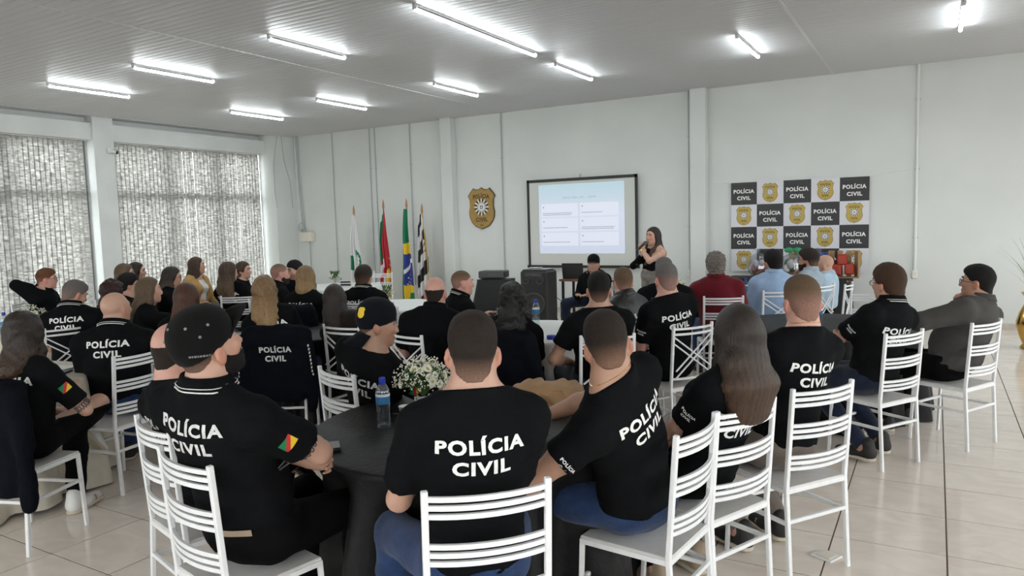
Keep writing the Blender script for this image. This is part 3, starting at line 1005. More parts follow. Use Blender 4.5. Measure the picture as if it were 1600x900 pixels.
    if True:
        for s in (-1, 1):
            bm = bmesh.new()
            bmesh.ops.create_uvsphere(bm, u_segments=8, v_segments=6, radius=.0125)
            for v in bm.verts: v.co = Vector((v.co.x * 1.1, v.co.y, v.co.z * .62)) + Vector((s * .031, .073, .011))
            o = link('eye', bm_mesh('eye', bm, True), M_EYE, root); o.matrix_local = H4
            bm = bmesh.new()
            tube_pts(bm, [(s * .012, .094, .030), (s * .03, .093, .036), (s * .05, .078, .031)], [.005, .0055, .003], 6)
            o = link('eyebrow', bm_mesh('eyebrow', bm, True), shared_hair(hcol if hstyle != 'bald' else 'dark'), root); o.matrix_local = H4
    if glasses:
        bm = bmesh.new()
        for s in (-1, 1):
            pts = [(s * .033 + .024 * math.cos(t), .103 - .004 * abs(math.cos(t)), .004 + .017 * math.sin(t)) for t in np.linspace(0, 2 * math.pi, 16, endpoint=False)]
            tube_pts(bm, pts, .0024, 6, True)
            tube_pts(bm, [(s * .057, .099, .01), (s * .078, .05, .01), (s * .082, -.015, .004), (s * .08, -.03, -.012)], .002, 6)
        tube_pts(bm, [(-.01, .104, .008), (0, .107, .01), (.01, .104, .008)], .0022, 6)
        g = link('spectacles', bm_mesh('spectacles', bm, True), M_FRAME, root); g.matrix_local = H4
        for s in (-1, 1):
            bm = bmesh.new()
            vs_ = [bm.verts.new((s * .033 + .023 * math.cos(t), .102, .004 + .016 * math.sin(t))) for t in np.linspace(0, 2 * math.pi, 16, endpoint=False)]
            bm.faces.new(vs_)
            link('lens', bm_mesh('lens', bm), M_LENS, g)
    if cap:
        back = cap.get('back', False)
        f = lambda P: cap_sdf(Hp(P), back) * hs
        mc = mesh_sdf('crown', f, Hc - .18, Hc + .18, min(h, .009))
        bvh = BVHTree.FromPolygons([tuple(v) for v in verts_of(mc)], [tuple(p.vertices) for p in mc.polygons])
        co = empty('baseball_cap'); co.parent = root
        cm = cap['mat']
        link('crown', mc, cm, co)
        sg = -1 if back else 1
        up_ = cap.get('up', -.012)
        def br(u, v):
            a = (u - .5) * 2.15
            rr = .092 + v * .082
            x = np.sin(a) * (.082 + .004 * v) * (1 - .10 * v)
            y = sg * (np.cos(a) * rr - .004 * (1 - v))
            z = (.036 if not back else -.036) - .95 * x * x * 3.2 + v * (up_ if not back else -.066) + .0
            return np.stack([x, y, z], 1)
        mb, _, _ = grid_mesh('brim', 17, 6, br)
        o = link('brim', mb, cm, co); o.matrix_local = H4
        md = o.modifiers.new('thickness', 'SOLIDIFY'); md.thickness = .004
        bm = bmesh.new(); bmesh.ops.create_uvsphere(bm, u_segments=8, v_segments=6, radius=.007)
        for v in bm.verts: v.co = Vector((v.co.x, v.co.y, v.co.z * .6 + .1455))
        o = link('button', bm_mesh('button', bm, True), cm, co); o.matrix_local = H4
        Hv, Rv = Vector(Hc), Matrix([list(map(float, r)) for r in Rh])
        for th in cap.get('eyelets', ()):
            d = Rv @ Vector((math.sin(th[0]) * math.cos(th[1]), math.cos(th[0]) * math.cos(th[1]), math.sin(th[1])))
            hit, *_ = bvh.ray_cast(Hv + Rv @ Vector((0, 0, .03)) + d * .3, -d, .4)
            if hit:
                bm = bmesh.new(); bmesh.ops.create_uvsphere(bm, u_segments=8, v_segments=5, radius=.0055)
                link('eyelet', bm_mesh('eyelet', bm, True), mat_eyelet, co, loc=hit)
        if cap.get('badge'):
            bd = shield_outline(.046, .058)
            T = [(0, i, i + 1) for i in range(1, len(bd) - 1)]
            Vb, Tb = refine(np.array(bd), T, .012)
            th = cap['badge']
            d = Rv @ Vector((math.sin(th) * 1.0, math.cos(th), .25)).normalized()
            decal('badge', Vb, Tb, Hv + Rv @ Vector((0, 0, .045)) + d * .1, Vector((0, 0, 1)).cross(d), Vector((0, 0, 1)), bvh, M_YELLOW, co, .002, .2)
        if cap.get('strap'):
            Vt, Tt, x_ = [], [], -.036                                # worn, unreadable stitching
            for k, wd_ in enumerate((.007, .005, .009, .004, .007, .008, .005, .009, .006)):
                b_ = len(Vt); Vt += [(x_, -.0035), (x_ + wd_, -.0035), (x_ + wd_, .0035), (x_, .0035)]; Tt += [(b_, b_ + 1, b_ + 2), (b_, b_ + 2, b_ + 3)]; x_ += wd_ + .002
            Vt, Tt = np.array(Vt), np.array(Tt)
            th = cap['strap']
            d = Rv @ Vector((math.sin(th), math.cos(th), .0)).normalized()
            decal('strap_stitching', Vt, Tt, Hv + Rv @ Vector((0, 0, cap.get('strapz', .035))) + d * .1, Vector((0, 0, 1)).cross(d), Vector((0, 0, 1)), bvh, mat_eyelet, co, .002, .2)
    return root, dict(Hc=Hc, Rh=Rh, N=N, sh=sh, E=E, W=Wr, Hd=Hd, X=X, Y=Y, up=up)

mat_eyelet = mat('eyelet_grey', (.20, .20, .20), .5)
_hm = {}
def shared_hair(c):
    if c not in _hm: _hm[c] = mat('brow_' + c, tuple(x * .8 for x in HAIRC[c]), .7)
    return _hm[c]

def shield_outline(w, h):
    """police badge outline, centred"""
    half = [(0, .5), (.10, .455), (.22, .45), (.30, .485), (.42, .38), (.5, .30), (.44, .20), (.43, .05), (.47, -.08), (.46, -.20), (.38, -.33), (.25, -.43), (.10, -.475), (0, -.5)]
    pts = half + [(-x, y) for x, y in half[-2:0:-1]]
    return [(x * w, y * h) for x, y in pts]
# ------------------------------------------------------------------ the hall
XL, XR, YB, YR, HC = -13.36, 4.6, 12.386, -4.0, 3.84
M_WALL = mat('white_wall_paint', (.665, .69, .67), .75, bump=.08, bscale=35, var=.035, vscale=1.3)
M_PLASTER = mat('white_plaster_beam', (.68, .70, .69), .8, bump=.12, bscale=25, var=.05, vscale=2.2)
M_CEIL = mat('grey_white_pvc', (.595, .595, .61), .46, spec=.3, var=.03, vscale=3, stretch=(.3, 3, 1))
M_JOINT = mat('pvc_joint', (.62, .62, .63), .35)
M_GROUT = mat('dark_grout', (.10, .075, .055), .9)
M_PIPE = mat('painted_conduit', (.42, .46, .45), .5)
M_PIPEW = mat('white_conduit', (.72, .74, .73), .45)
M_SKIRTING = mat('beige_skirting', (.55, .50, .44), .35, var=.08, vscale=6)
M_ALU = mat('window_aluminium', (.18, .18, .18), .45, metal=.6)
M_PANE = clear_mat('window_glass', (.93, .96, .96), .08)
M_CREAM = mat('cream_plastic', (.72, .68, .58), .5)
M_WPL = mat('white_plastic', (.74, .74, .73), .4)
M_DPL = mat('dark_plastic', (.02, .02, .022), .45)
M_BLKPL = mat('black_plastic', (.012, .012, .013), .42)

def marble():
    m, nt, b = nodes_of('polished_tile')
    N, L = nt.nodes, nt.links
    g = N.new('ShaderNodeNewGeometry')
    oi = N.new('ShaderNodeObjectInfo')
    ad = N.new('ShaderNodeVectorMath'); ad.operation = 'ADD'
    sc = N.new('ShaderNodeVectorMath'); sc.operation = 'SCALE'; sc.inputs['Scale'].default_value = 30
    cb = N.new('ShaderNodeCombineXYZ'); L.new(oi.outputs['Random'], cb.inputs[0]); L.new(oi.outputs['Random'], cb.inputs[1])
    L.new(cb.outputs[0], sc.inputs[0]); L.new(g.outputs['Position'], ad.inputs[0]); L.new(sc.outputs[0], ad.inputs[1])
    mp = N.new('ShaderNodeMapping'); mp.inputs['Scale'].default_value = (1.5, 2.6, 1); mp.inputs['Rotation'].default_value = (0, 0, .5); L.new(ad.outputs[0], mp.inputs['Vector'])
    n1 = N.new('ShaderNodeTexNoise'); n1.inputs['Scale'].default_value = 2.6; n1.inputs['Detail'].default_value = 6; n1.inputs['Distortion'].default_value = 1.4; L.new(mp.outputs[0], n1.inputs['Vector'])
    cr = N.new('ShaderNodeValToRGB'); e = cr.color_ramp.elements
    e[0].position, e[0].color = .30, (.73, .65, .57, 1); e[1].position, e[1].color = .72, (.82, .755, .68, 1)
    L.new(n1.outputs['Fac'], cr.inputs['Fac']); L.new(cr.outputs['Color'], b.inputs['Base Color'])
    b.inputs['Roughness'].default_value = .13; b.inputs['Specular IOR Level'].default_value = .55
    return m
M_TILE = marble()

# floor: screed with the tiles as parts
floor = struct('floor', box_me('floor', ((XL + XR) / 2, (YB + YR) / 2, -.0518), (XR - XL + .4, YB - YR + .4, .10)), M_GROUT)
TX, TY, OX, OY, GAP = .52, .515, .08, 4.07, .0075
def tile_me(nx=1):
    bm = bmesh.new(); add_box(bm, (TX / 2, TY / 2, -.003), (TX - GAP, TY - GAP, .006)); return bm_mesh('tile', bm)
tme = tile_me(); tme.materials.append(M_TILE)
cells = []
for i in range(int((XL - OX) / TX) - 1, int((XR - OX) / TX) + 1):
    for j in range(int((YR - OY) / TY) - 1, int((YB - OY) / TY) + 1):
        x, y = OX + i * TX, OY + j * TY
        c = Vector((x + TX / 2, y + TY / 2, 0)) - Vector((0, 0, EYE))
        z = c.dot(fwd)
        vis = z > 1.5 and abs(c.dot(r2) / z) < .73 and abs(c.dot(u2) / z) < .43
        cells.append((z if vis else 99 + z, x, y))
cells.sort()
rest = bmesh.new()
for k, (z, x, y) in enumerate(cells):
    if k < 285 and z < 99: link('tile', tme, None, floor, loc=(x, y, 0))
    else: add_box(rest, (x + TX / 2, y + TY / 2, -.003), (TX - GAP, TY - GAP, .006))
tag(link('tile_field', bm_mesh('tile_field', rest), M_TILE, floor), kind='stuff')

# ceiling of grooved boards
ceil = struct('ceiling', box_me('ceiling', ((XL + XR) / 2, (YB + YR) / 2, HC + .08), (XR - XL + .6, YB - YR + .4, .1)), M_CEIL)
def plank_bm(bm, L, x0=0, y0=0):
    pr = []
    for r in range(2):
        for k in range(6):
            t = k / 5
            pr.append((.005 + r * .1 + t * .09, HC - .0022 * math.sin(math.pi * t)))
        pr.append((.0975 + r * .1, HC + .006))
        pr.append((.1025 + r * .1, HC + .006))
    pr = [(0, HC + .006)] + pr[:-1]
    a = [bm.verts.new((x0, y0 + y, z)) for y, z in pr]; b = [bm.verts.new((x0 + L, y0 + y, z)) for y, z in pr]
    for k in range(len(pr) - 1): bm.faces.new((a[k], b[k], b[k + 1], a[k + 1]))
JX = [XL - .3, -13.1, -7.25, -1.40, 4.45, XR]
restc = bmesh.new()
pm = {}
for k in range(len(JX) - 1):
    L_ = JX[k + 1] - JX[k] - .012
    if L_ > 3:
        bm = bmesh.new(); plank_bm(bm, L_); pm[k] = bm_mesh('ceiling_board', bm, True, .6); pm[k].materials.append(M_CEIL)
y = YB - .2
while y > YR - .2:
    for k in range(len(JX) - 1):
        if k in pm and y > 2.4: link('ceiling_board', pm[k], None, ceil, loc=(JX[k] + .006, y, 0))
        else: plank_bm(restc, JX[k + 1] - JX[k] - .012, JX[k] + .006, y)
    y -= .2
tag(link('ceiling_board_field', bm_mesh('ceiling_board_field', restc, True, .6), M_CEIL, ceil), kind='stuff')
for k in range(1, 5):
    link('joint_strip', box_me('joint_strip', (JX[k], (YB + YR) / 2, HC - .002), (.03, YB - YR, .008)), M_JOINT, ceil)

# back wall, pilasters
wall_back = struct('wall_back', box_me('wall_back', ((XL + XR) / 2, YB + .1, HC / 2), (XR - XL + .6, .2, HC + .3)), M_WALL)
for k, x in enumerate((-8.56, -3.46)):
    bm = bmesh.new(); add_box(bm, (x, YB - .09, HC / 2), (.26, .18, HC), bevel=.006)
    struct(f'trim_{k + 1}', bm_mesh('pilaster', bm), M_WALL)
struct('trim_3', box_me('corner_column', (XL + .12, YB - .30, HC / 2), (.50, .62, HC)), M_WALL)
bb = bmesh.new()
sk = struct('baseboard_back', box_me('skirting', ((XL + XR) / 2, YB - .006, .045), (XR - XL, .012, .09)), M_SKIRTING)

# left wall: column, beam, two glazed bays with vertical blinds
wl = bmesh.new()
add_box(wl, (XL - .05, 8.01, HC / 2), (.36, .38, HC))                       # column between the bays
add_box(wl, (XL - .05, 3.4, HC / 2), (.36, .38, HC))
add_box(wl, (XL - .08, (YR + YB) / 2, 3.575), (.30, YB - YR, .30))          # beam over the windows
add_box(wl, (XL - .20, (YR + YB) / 2, 3.80), (.20, YB - YR, .20))           # wall strip above the beam
add_box(wl, (XL - .10, (YR + YB) / 2, .06), (.26, YB - YR, .12))            # low sill kerb
add_box(wl, (XL - .10, (YR + 3.3) / 2, 1.9), (.26, 3.3 - YR, 3.8))
struct('wall_left', bm_mesh('wall_left', wl), M_PLASTER)

def vane_mat():
    m, nt, b = nodes_of('blind_fabric')
    N, L = nt.nodes, nt.links
    tc = N.new('ShaderNodeNewGeometry')
    mp = N.new('ShaderNodeMapping'); mp.inputs['Scale'].default_value = (5, 6, 24); L.new(tc.outputs['Position'], mp.inputs['Vector'])
    nz = N.new('ShaderNodeTexNoise'); nz.inputs['Scale'].default_value = 1.6; nz.inputs['Detail'].default_value = 7; nz.inputs['Roughness'].default_value = .75; L.new(mp.outputs[0], nz.inputs['Vector'])
    cr = N.new('ShaderNodeValToRGB'); e = cr.color_ramp.elements
    e[0].position, e[0].color = .36, (.27, .262, .25, 1); e[1].position, e[1].color = .66, (.93, .915, .89, 1)
    L.new(nz.outputs['Fac'], cr.inputs['Fac'])
    d = N.new('ShaderNodeBsdfDiffuse'); t = N.new('ShaderNodeBsdfTranslucent'); mx = N.new('ShaderNodeMixShader'); mx.inputs['Fac'].default_value = .66
    d.inputs['Color'].default_value = (.55, .54, .52, 1); L.new(cr.outputs['Color'], t.inputs['Color'])
    L.new(d.outputs[0], mx.inputs[1]); L.new(t.outputs[0], mx.inputs[2]); L.new(mx.outputs[0], N['Material Output'].inputs['Surface'])
    return m
M_VANE = vane_mat()
M_HEADRAIL = mat('headrail_white', (.62, .61, .58), .5)
zt, zb = 3.40, .16
vme = box_me('vane', (0, 0, (zt + zb) / 2), (.0012, .102, zt - zb)); vme.materials.append(M_VANE)
for k, (y0, y1) in enumerate(((3.62, 7.80), (8.22, 11.76))):
    w = struct(f'window_{k + 1}', box_me('window_head', (XL - .16, (y0 + y1) / 2, 3.40), (.05, y1 - y0, .06)), M_ALU)
    n = 3
    for i in range(n + 1):
        yy = y0 + .03 + (y1 - y0 - .06) * i / n
        link('mullion', box_me('mullion', (XL - .16, yy, 1.76), (.06, .06 if i in (0, n) else .10, 3.25)), M_ALU, w)
    link('transom', box_me('transom', (XL - .155, (y0 + y1) / 2, 2.46), (.06, y1 - y0, .11)), M_ALU, w)
    link('window_sill', box_me('window_sill', (XL - .16, (y0 + y1) / 2, .15), (.08, y1 - y0, .06)), M_ALU, w)
    for i in range(n):
        ya, yb_ = y0 + .03 + (y1 - y0 - .06) * i / n, y0 + .03 + (y1 - y0 - .06) * (i + 1) / n
        for za, zb2 in ((.18, 2.41), (2.51, 3.38)):
            link('pane', box_me('pane', (XL - .17, (ya + yb_) / 2, (za + zb2) / 2), (.005, yb_ - ya - .06, zb2 - za)), M_PANE, w)
    bl = empty('vertical_blind', (XL - .04, (y0 + y1) / 2, 0))
    tag(bl, ['grey woven vertical blind on the window nearest the camera, left of the column', 'grey woven vertical blind on the window between the column and the corner'][k], 'blind', 'vertical blinds on the left windows')
    link('headrail', box_me('headrail', (0, 0, 3.425), (.05, y1 - y0, .03)), M_HEADRAIL, bl)
    yy = y0 + .05 if k else y0 + .03
    end = y1 - (.09 if k == 0 else .07)
    r_ = random.Random(5 + k)
    i = 0
    while yy < end:
        a = math.radians(2 + r_.uniform(-6, 5))
        if k == 1 and 1.15 < yy - y0 < 2.15: a = math.radians(7 + r_.uniform(-5, 12))
        elif r_.random() < .13: a = math.radians(16 + r_.uniform(0, 9))
        if k == 0 and yy > end - .30: a = math.radians(-30)
        link('vane', vme, None, bl, loc=(0, yy - (y0 + y1) / 2, 0), rot=(0, 0, a))
        yy += .0835; i += 1

# right and rear walls: high openings to daylight
for nm, ax, pos, a0, a1 in (('wall_right', 0, XR + .1, YR, YB), ('wall_rear', 1, YR - .1, XL, XR)):
    bm = bmesh.new()
    def wbox(u, z, du, dz):
        add_box(bm, (pos, u, z) if ax == 0 else (u, pos, z), (.2, du, dz) if ax == 0 else (du, .2, dz))
    wbox((a0 + a1) / 2, .45, a1 - a0 + .4, .9); wbox((a0 + a1) / 2, 3.42, a1 - a0 + .4, .9)
    n = 6
    for i in range(n + 1): wbox(a0 + (a1 - a0) * i / n, 1.95, .7, 2.2)
    struct(nm, bm_mesh(nm, bm), M_WALL)
bm = bmesh.new(); add_box(bm, (-4, 4, -.26), (120, 120, .3))
M_YARD = mat('pale_concrete_yard', (.42, .41, .39), .9, var=.1, vscale=1)
struct('ground', bm_mesh('ground', bm), M_YARD)

# conduits on the back wall
def conduit(x, z0, z1, r, m, label, dx=0.0, y=None, box=None, clips=2):
    yy = YB - .018 if y is None else y
    t = tag(empty('conduit_pipe', (x, yy, 0)), label, 'conduit', 'conduits on the back wall')
    link('pipe', tube_me('pipe', [(-dx, 0, z1), (-dx * .5, 0, (z0 + z1) / 2), (0, 0, z0)], r, 8), m, t)
    for i in range(clips):
        z = z0 + (z1 - z0) * (i + .5) / clips
        link('clip', box_me('clip', (-dx * ((z - z0) / (z1 - z0)), .004, z), (r * 3.2, .024, .02)), M_PIPE, t)
    if box: 
        bx = link('outlet_box', box_me('outlet_box', (0, .0, z0 - .04), (.075, .045, .115), bevel=.006), M_WPL, t)
        link('socket_face', box_me('socket_face', (0, -.024, z0 - .04), (.04, .006, .06)), M_CREAM, bx)
conduit(-11.77, .35, HC, .011, M_PIPE, 'thin grey conduit standing alone nearest the left corner of the back wall')
conduit(-10.68, .35, HC, .012, M_PIPE, 'left pipe of the close pair of grey conduits behind the flags')
conduit(-10.53, .35, HC, .012, M_PIPE, 'right pipe of the close pair of grey conduits behind the flags')
conduit(-9.58, .45, HC, .012, M_PIPE, 'thin grey conduit just right of the Brazilian flag')
conduit(-8.75, .72, HC, .011, M_PIPE, 'grey conduit with a small outlet box beside the left pilaster', y=YB - .018, box=True)
conduit(-7.35, .35, HC, .012, M_PIPE, 'thin grey conduit just right of the gold badge emblem')
conduit(-3.67, .80, HC, .011, M_PIPEW, 'white conduit beside the pilaster left of the checkered banner', box=True)
conduit(-.26, .82, HC, .021, M_PIPEW, 'thick white conduit ending in a socket right of the checkered banner', box=True, clips=3)
M_CABLE = mat('grey_cable', (.35, .35, .34), .6)
for nm, pts, lb in (('cable', [(-12.99, 11.90, HC), (-12.99, 11.76, 3.2), (-12.995, 11.755, 2.6), (-12.99, 11.80, 2.2)], 'thin loose cable hanging on the corner column, left strand'),
                    ('cable', [(-12.99, 12.02, HC), (-12.985, 12.06, 3.3), (-12.99, 12.22, 2.8), (-12.99, 12.26, 2.2)], 'thin loose cable hanging on the corner column, right strand')):
    tag(link(nm, tube_me(nm, pts, .006, 5), M_CABLE), lb, 'cable')
for i, x in enumerate((-12.93, -12.85)):
    tag(link('conduit_pipe', tube_me('corner_conduit', [(x + .1, YB - .03, 1.62), (x + .04, YB - .03, 2.6), (x, YB - .03, HC)], .014, 8), (M_PIPEW, M_PIPE)[i]), ('pale', 'darker')[i] + ' slanting conduit in the corner above the cream box', 'conduit')
t = tag(empty('distribution_box', (-12.62, YB - .066, 1.52)), 'cream plastic distribution box in the corner of the back wall', 'electrical box')
link('cover', box_me('cover', (0, 0, 0), (.36, .12, .22), bevel=.012), M_CREAM, t)
link('stub_pipe', tube_me('stub_pipe', [(.03, .03, -.1), (.03, .03, -1.3)], .012, 8), M_PIPE, t)
bm = bmesh.new()
for k in range(4):
    a = [(-.12 + .09 * math.cos(q) + k * .008, -.01 - .006 * k, .20 + .09 * math.sin(q)) for q in np.linspace(0, 2 * math.pi, 18, endpoint=False)]
    tube_pts(bm, a, .007, 5, True)
tag(link('cable_coil', bm_mesh('cable_coil', bm, True), M_CABLE, loc=(-12.68, YB - .06, 1.56)), 'coil of cable sitting on the cream box in the corner', 'cable')
t = tag(empty('security_camera', (XL + .16, 8.08, 3.24)), 'small white and black security camera on the column between the windows', 'camera')
link('mount', box_me('mount', (-.01, 0, 0), (.05, .07, .09), bevel=.005), M_WPL, t)
link('housing', tube_me('housing', [(.02, .0, -.01), (.06, .09, -.03)], .028, 10), M_WPL, t)
link('lens_hood', tube_me('lens_hood', [(.06, .09, -.03), (.075, .12, -.036)], .031, 10), M_BLKPL, t)

# ceiling tubes
M_TUBE = emit_mat('lit_tube', (.91, .985, 1.0), TUBE_POWER)
M_FIX = mat('lamp_fitting', (.55, .55, .55), .4)
def lamp(x, y, L, label):
    t = tag(empty('ceiling_tube_light', (x, y, HC)), label, 'ceiling light', 'lit tube lights on the ceiling')
    link('base', box_me('base', (0, 0, -.012), (.045, L - .02, .024), bevel=.004), M_FIX, t)
    for s in (-1, 1):
        link('holder', box_me('holder', (0, s * L / 2, -.028), (.04, .03, .055), bevel=.006), M_FIX, t)
    me = tube_me('tube', [(0, -L / 2 + .02, -.050), (0, L / 2 - .02, -.050)], .019, 12)
    me.materials.append(M_TUBE); me.materials.append(M_FIX)
    for p in me.polygons: p.material_index = 1 if p.normal.z > .2 else 0
    link('tube', me, None, t)
lamps = [(-10.75, 6.37, 1.2, 'nearest the windows in the near row'), (-8.80, 6.38, 1.2, 'second from the windows in the near row'), (-6.37, 6.40, 1.2, 'just left of the long tube in the near row'),
         (-4.40, 7.08, 2.48, None), (-10.80, 9.47, 1.2, 'nearest the windows in the far row'), (-8.80, 9.55, 1.2, 'second from the windows in the far row'), (-6.53, 9.68, 1.2, 'third from the windows in the far row'),
         (-4.47, 9.61, 1.2, 'in the far row above the projection screen'), (-2.07, 9.57, 1.2, 'in the far row above the checkered banner'), (.20, 9.60, 1.2, 'at the right end of the far row')]
for x, y, L_, lb in lamps:
    lamp(x, y, L_, 'long double-length lit tube light in the middle of the ceiling' if lb is None else 'lit white ceiling tube light ' + lb)
# ------------------------------------------------------------------ wall pieces: badge, screen, banner, flags
M_BADGE = mat('badge_gold', (.36, .22, .055), .5, var=.1, vscale=9)
M_BADGED = mat('badge_dark_line', (.06, .04, .015), .6)
M_BADGEL = mat('badge_border', (.46, .31, .10), .5)
M_STARW = mat('badge_white', (.75, .75, .72), .5)
M_STARK = mat('badge_black', (.015, .015, .015), .5)
M_SILVER = mat('badge_grey', (.45, .46, .46), .5)
M_PGOLD = mat('banner_gold', (.50, .36, .075), .6)
M_PDARK = mat('banner_dark', (.10, .075, .02), .6)

def poly_me(name, pts, y0, th):
    """outline in x,z, front at y0 - th, back at y0"""
    bm = bmesh.new()
    f = [bm.verts.new((x, y0 - th, z)) for x, z in pts]; b = [bm.verts.new((x, y0, z)) for x, z in pts]
    n = len(pts)
    bm.faces.new(f); bm.faces.new(b[::-1])
    for i in range(n): bm.faces.new((f[i], b[i], b[(i + 1) % n], f[(i + 1) % n]))
    bmesh.ops.recalc_face_normals(bm, faces=bm.faces[:])
    return bm_mesh(name, bm)

def badge_art(root, w, h, y, gold, dark, deep=.004, ysurf=None):
    """shield with lettering and a rayed star; facing -y, centred on the root"""
    pre = 'badge_' if ysurf else ''
    def P(nm, pts, off, th, m):
        return link(nm, poly_me(nm, pts, y - off, th), m, root)
    o = shield_outline(w, h)
    P('badge_border', o, 0, deep, dark)
    pl = P('badge_plate', shield_outline(w * .955, h * .96), deep, deep * .5, gold)
    e = deep * 1.5
    k = h
    for s, wd, z in (('POLÍCIA', .60 * w, .29 * k), ('CIVIL', .42 * w, -.27 * k)):
        V, T = heavy_text(s, wd, .10 * k)
        V3 = np.stack([V[:, 0], np.full(len(V), y - e - .0015), V[:, 1] + z], 1)
        if s == 'POLÍCIA': V3[:, 2] -= .28 * V[:, 0] ** 2 / w
        link('lettering', np_mesh('lettering', V3, T, False), dark, root)
    V, T = heavy_text('RS', .10 * w, .04 * k)
    link('lettering', np_mesh('lettering', np.stack([V[:, 0], np.full(len(V), y - e - .0015), V[:, 1] - .405 * k], 1), T, False), dark, root)
    n = 24; R = .26 * w; cz = .03 * k
    bw, bk = bmesh.new(), bmesh.new()
    for i in range(n):
        a = 2 * math.pi * i / n; da = math.pi / n
        bm = bw if i % 2 == 0 else bk
        r1 = R * 1.12
        p = [(R * .62 * math.cos(a - da), R * .62 * math.sin(a - da)), (R * .86 * math.cos(a - da * .8), R * .86 * math.sin(a - da * .8)), (r1 * math.cos(a), r1 * math.sin(a)), (R * .86 * math.cos(a + da * .8), R * .86 * math.sin(a + da * .8)), (R * .62 * math.cos(a + da), R * .62 * math.sin(a + da))]
        bm.faces.new([bm.verts.new((x, y - e - .002, z + cz)) for x, z in p])
    link('star_rays', bm_mesh('star_rays', bw), M_STARW, root); link('star_rays_dark', bm_mesh('star_rays_dark', bk), M_STARK, root)
    circ = lambda r: [(r * math.cos(t), r * math.sin(t) + cz) for t in np.linspace(0, 2 * math.pi, 24, endpoint=False)]
    P('star_disc', circ(R * .62), e + .001, .0018, M_SILVER); P('star_centre', circ(R * .46), e + .0028, .001, M_STARW)
    bm = bmesh.new()
    for x, z, a, b in ((-.11, .02, .05, .2), (.11, .02, .05, .2), (0, -.14, .2, .05), (0, .08, .07, .09)):
        add_box(bm, (x * R * 1.3, y - e - .0045, cz + z * R * 1.3), (a * R * 1.6, .001, b * R * 1.6))
    link('star_arms', bm_mesh('star_arms', bm), M_STARK, root)

t = tag(empty('badge_emblem', (-7.84, YB - .012, 2.015)), 'large gold police badge emblem mounted alone on the white back wall', 'emblem')
badge_art(t, .64, .83, 0, M_BADGE, M_BADGED, .016)

# projection screen with the slide thrown on it
t = tag(empty('projection_screen', (-5.665, YB - .07, 0)), 'black framed white projection screen showing a pale blue slide', 'projection screen')
M_SCREEN = mat('screen_fabric', (.62, .635, .60), .7)
M_SFRAME = mat('screen_border', (.022, .024, .024), .6)
link('fabric', box_me('fabric', (0, 0, 1.675), (2.12, .006, 1.58)), M_SCREEN, t)
for nm, c, s in (('border', (-1.085, -.004, 1.675), (.05, .012, 1.66)), ('border', (1.085, -.004, 1.675), (.05, .012, 1.66)), ('border', (0, -.004, 2.478), (2.22, .012, .055)), ('border', (0, -.006, .868), (2.26, .03, .05))):
    link(nm, box_me(nm, c, s), M_SFRAME, t)
link('hanger', box_me('hanger', (0, .01, 2.54), (.03, .02, .06)), M_PIPE, t)
def slide_mat():
    m, nt, b = nodes_of('projected_slide')
    N, L = nt.nodes, nt.links
    tc = N.new('ShaderNodeTexCoord'); sp = N.new('ShaderNodeSeparateXYZ'); L.new(tc.outputs['Generated'], sp.inputs[0])
    cr = N.new('ShaderNodeValToRGB'); e = cr.color_ramp.elements
    e[0].position, e[0].color = 0, (.66, .72, .88, 1); e[1].position, e[1].color = 1, (.50, .72, .80, 1)
    e2 = e.new(.55); e2.color = (.72, .78, .93, 1)
    L.new(sp.outputs[2], cr.inputs['Fac']); L.new(cr.outputs['Color'], b.inputs['Emission Color'])
    b.inputs['Emission Strength'].default_value = .60; b.inputs['Base Color'].default_value = (.10, .10, .10, 1)
    return m
sl = link('slide', box_me('slide', (0, -.005, 1.755), (1.72, .002, 1.29)), slide_mat(), t)
M_SLT = emit_mat('slide_text', (.36, .40, .52), .5); M_SLT.node_tree.nodes['Principled BSDF'].inputs['Base Color'].default_value = (.05, .05, .05, 1)
M_SLB = emit_mat('slide_box', (.82, .87, 1.0), .60); M_SLB.node_tree.nodes['Principled BSDF'].inputs['Base Color'].default_value = (.1, .1, .1, 1)
V, T = text_flat('METAS PARA 2025 - CGPIRI', .0, 1.25); V = V * (.66 / np.ptp(V[:, 0]))
tag(link('slide_title', np_mesh('slide_title', np.stack([V[:, 0] - .02, np.full(len(V), -.0075), V[:, 1] + 2.145], 1), T, False), M_SLT, sl), kind='stuff')
for c in range(2):
    for r in range(3):
        x, z = -.43 + c * .80, 1.92 - r * .27
        link('slide_panel', box_me('slide_panel', (x, -.0065, z), (.755, .001, .245)), M_SLB, sl)
        bm = bmesh.new()
        add_box(bm, (x - .33, -.0075, z + .06), (.022, .001, .028))
        ln = (2, 1, 1)[r] if c == 0 else (1, 2, 1)[r]
        for q in range(ln):
            x0 = x - .35; L_ = (.62, .52, .56, .42, .66, .44)[c * 3 + r] * (1 if q == 0 else .95)
            rr = random.Random(c * 7 + r * 3 + q)
            while L_ > 0:
                wl_ = min(rr.uniform(.02, .07), L_); add_box(bm, (x0 + wl_ / 2, -.0075, z - .055 - q * .03), (wl_ - .006, .001, .011)); x0 += wl_; L_ -= wl_
        link('slide_writing', bm_mesh('slide_writing', bm), M_SLT, sl)

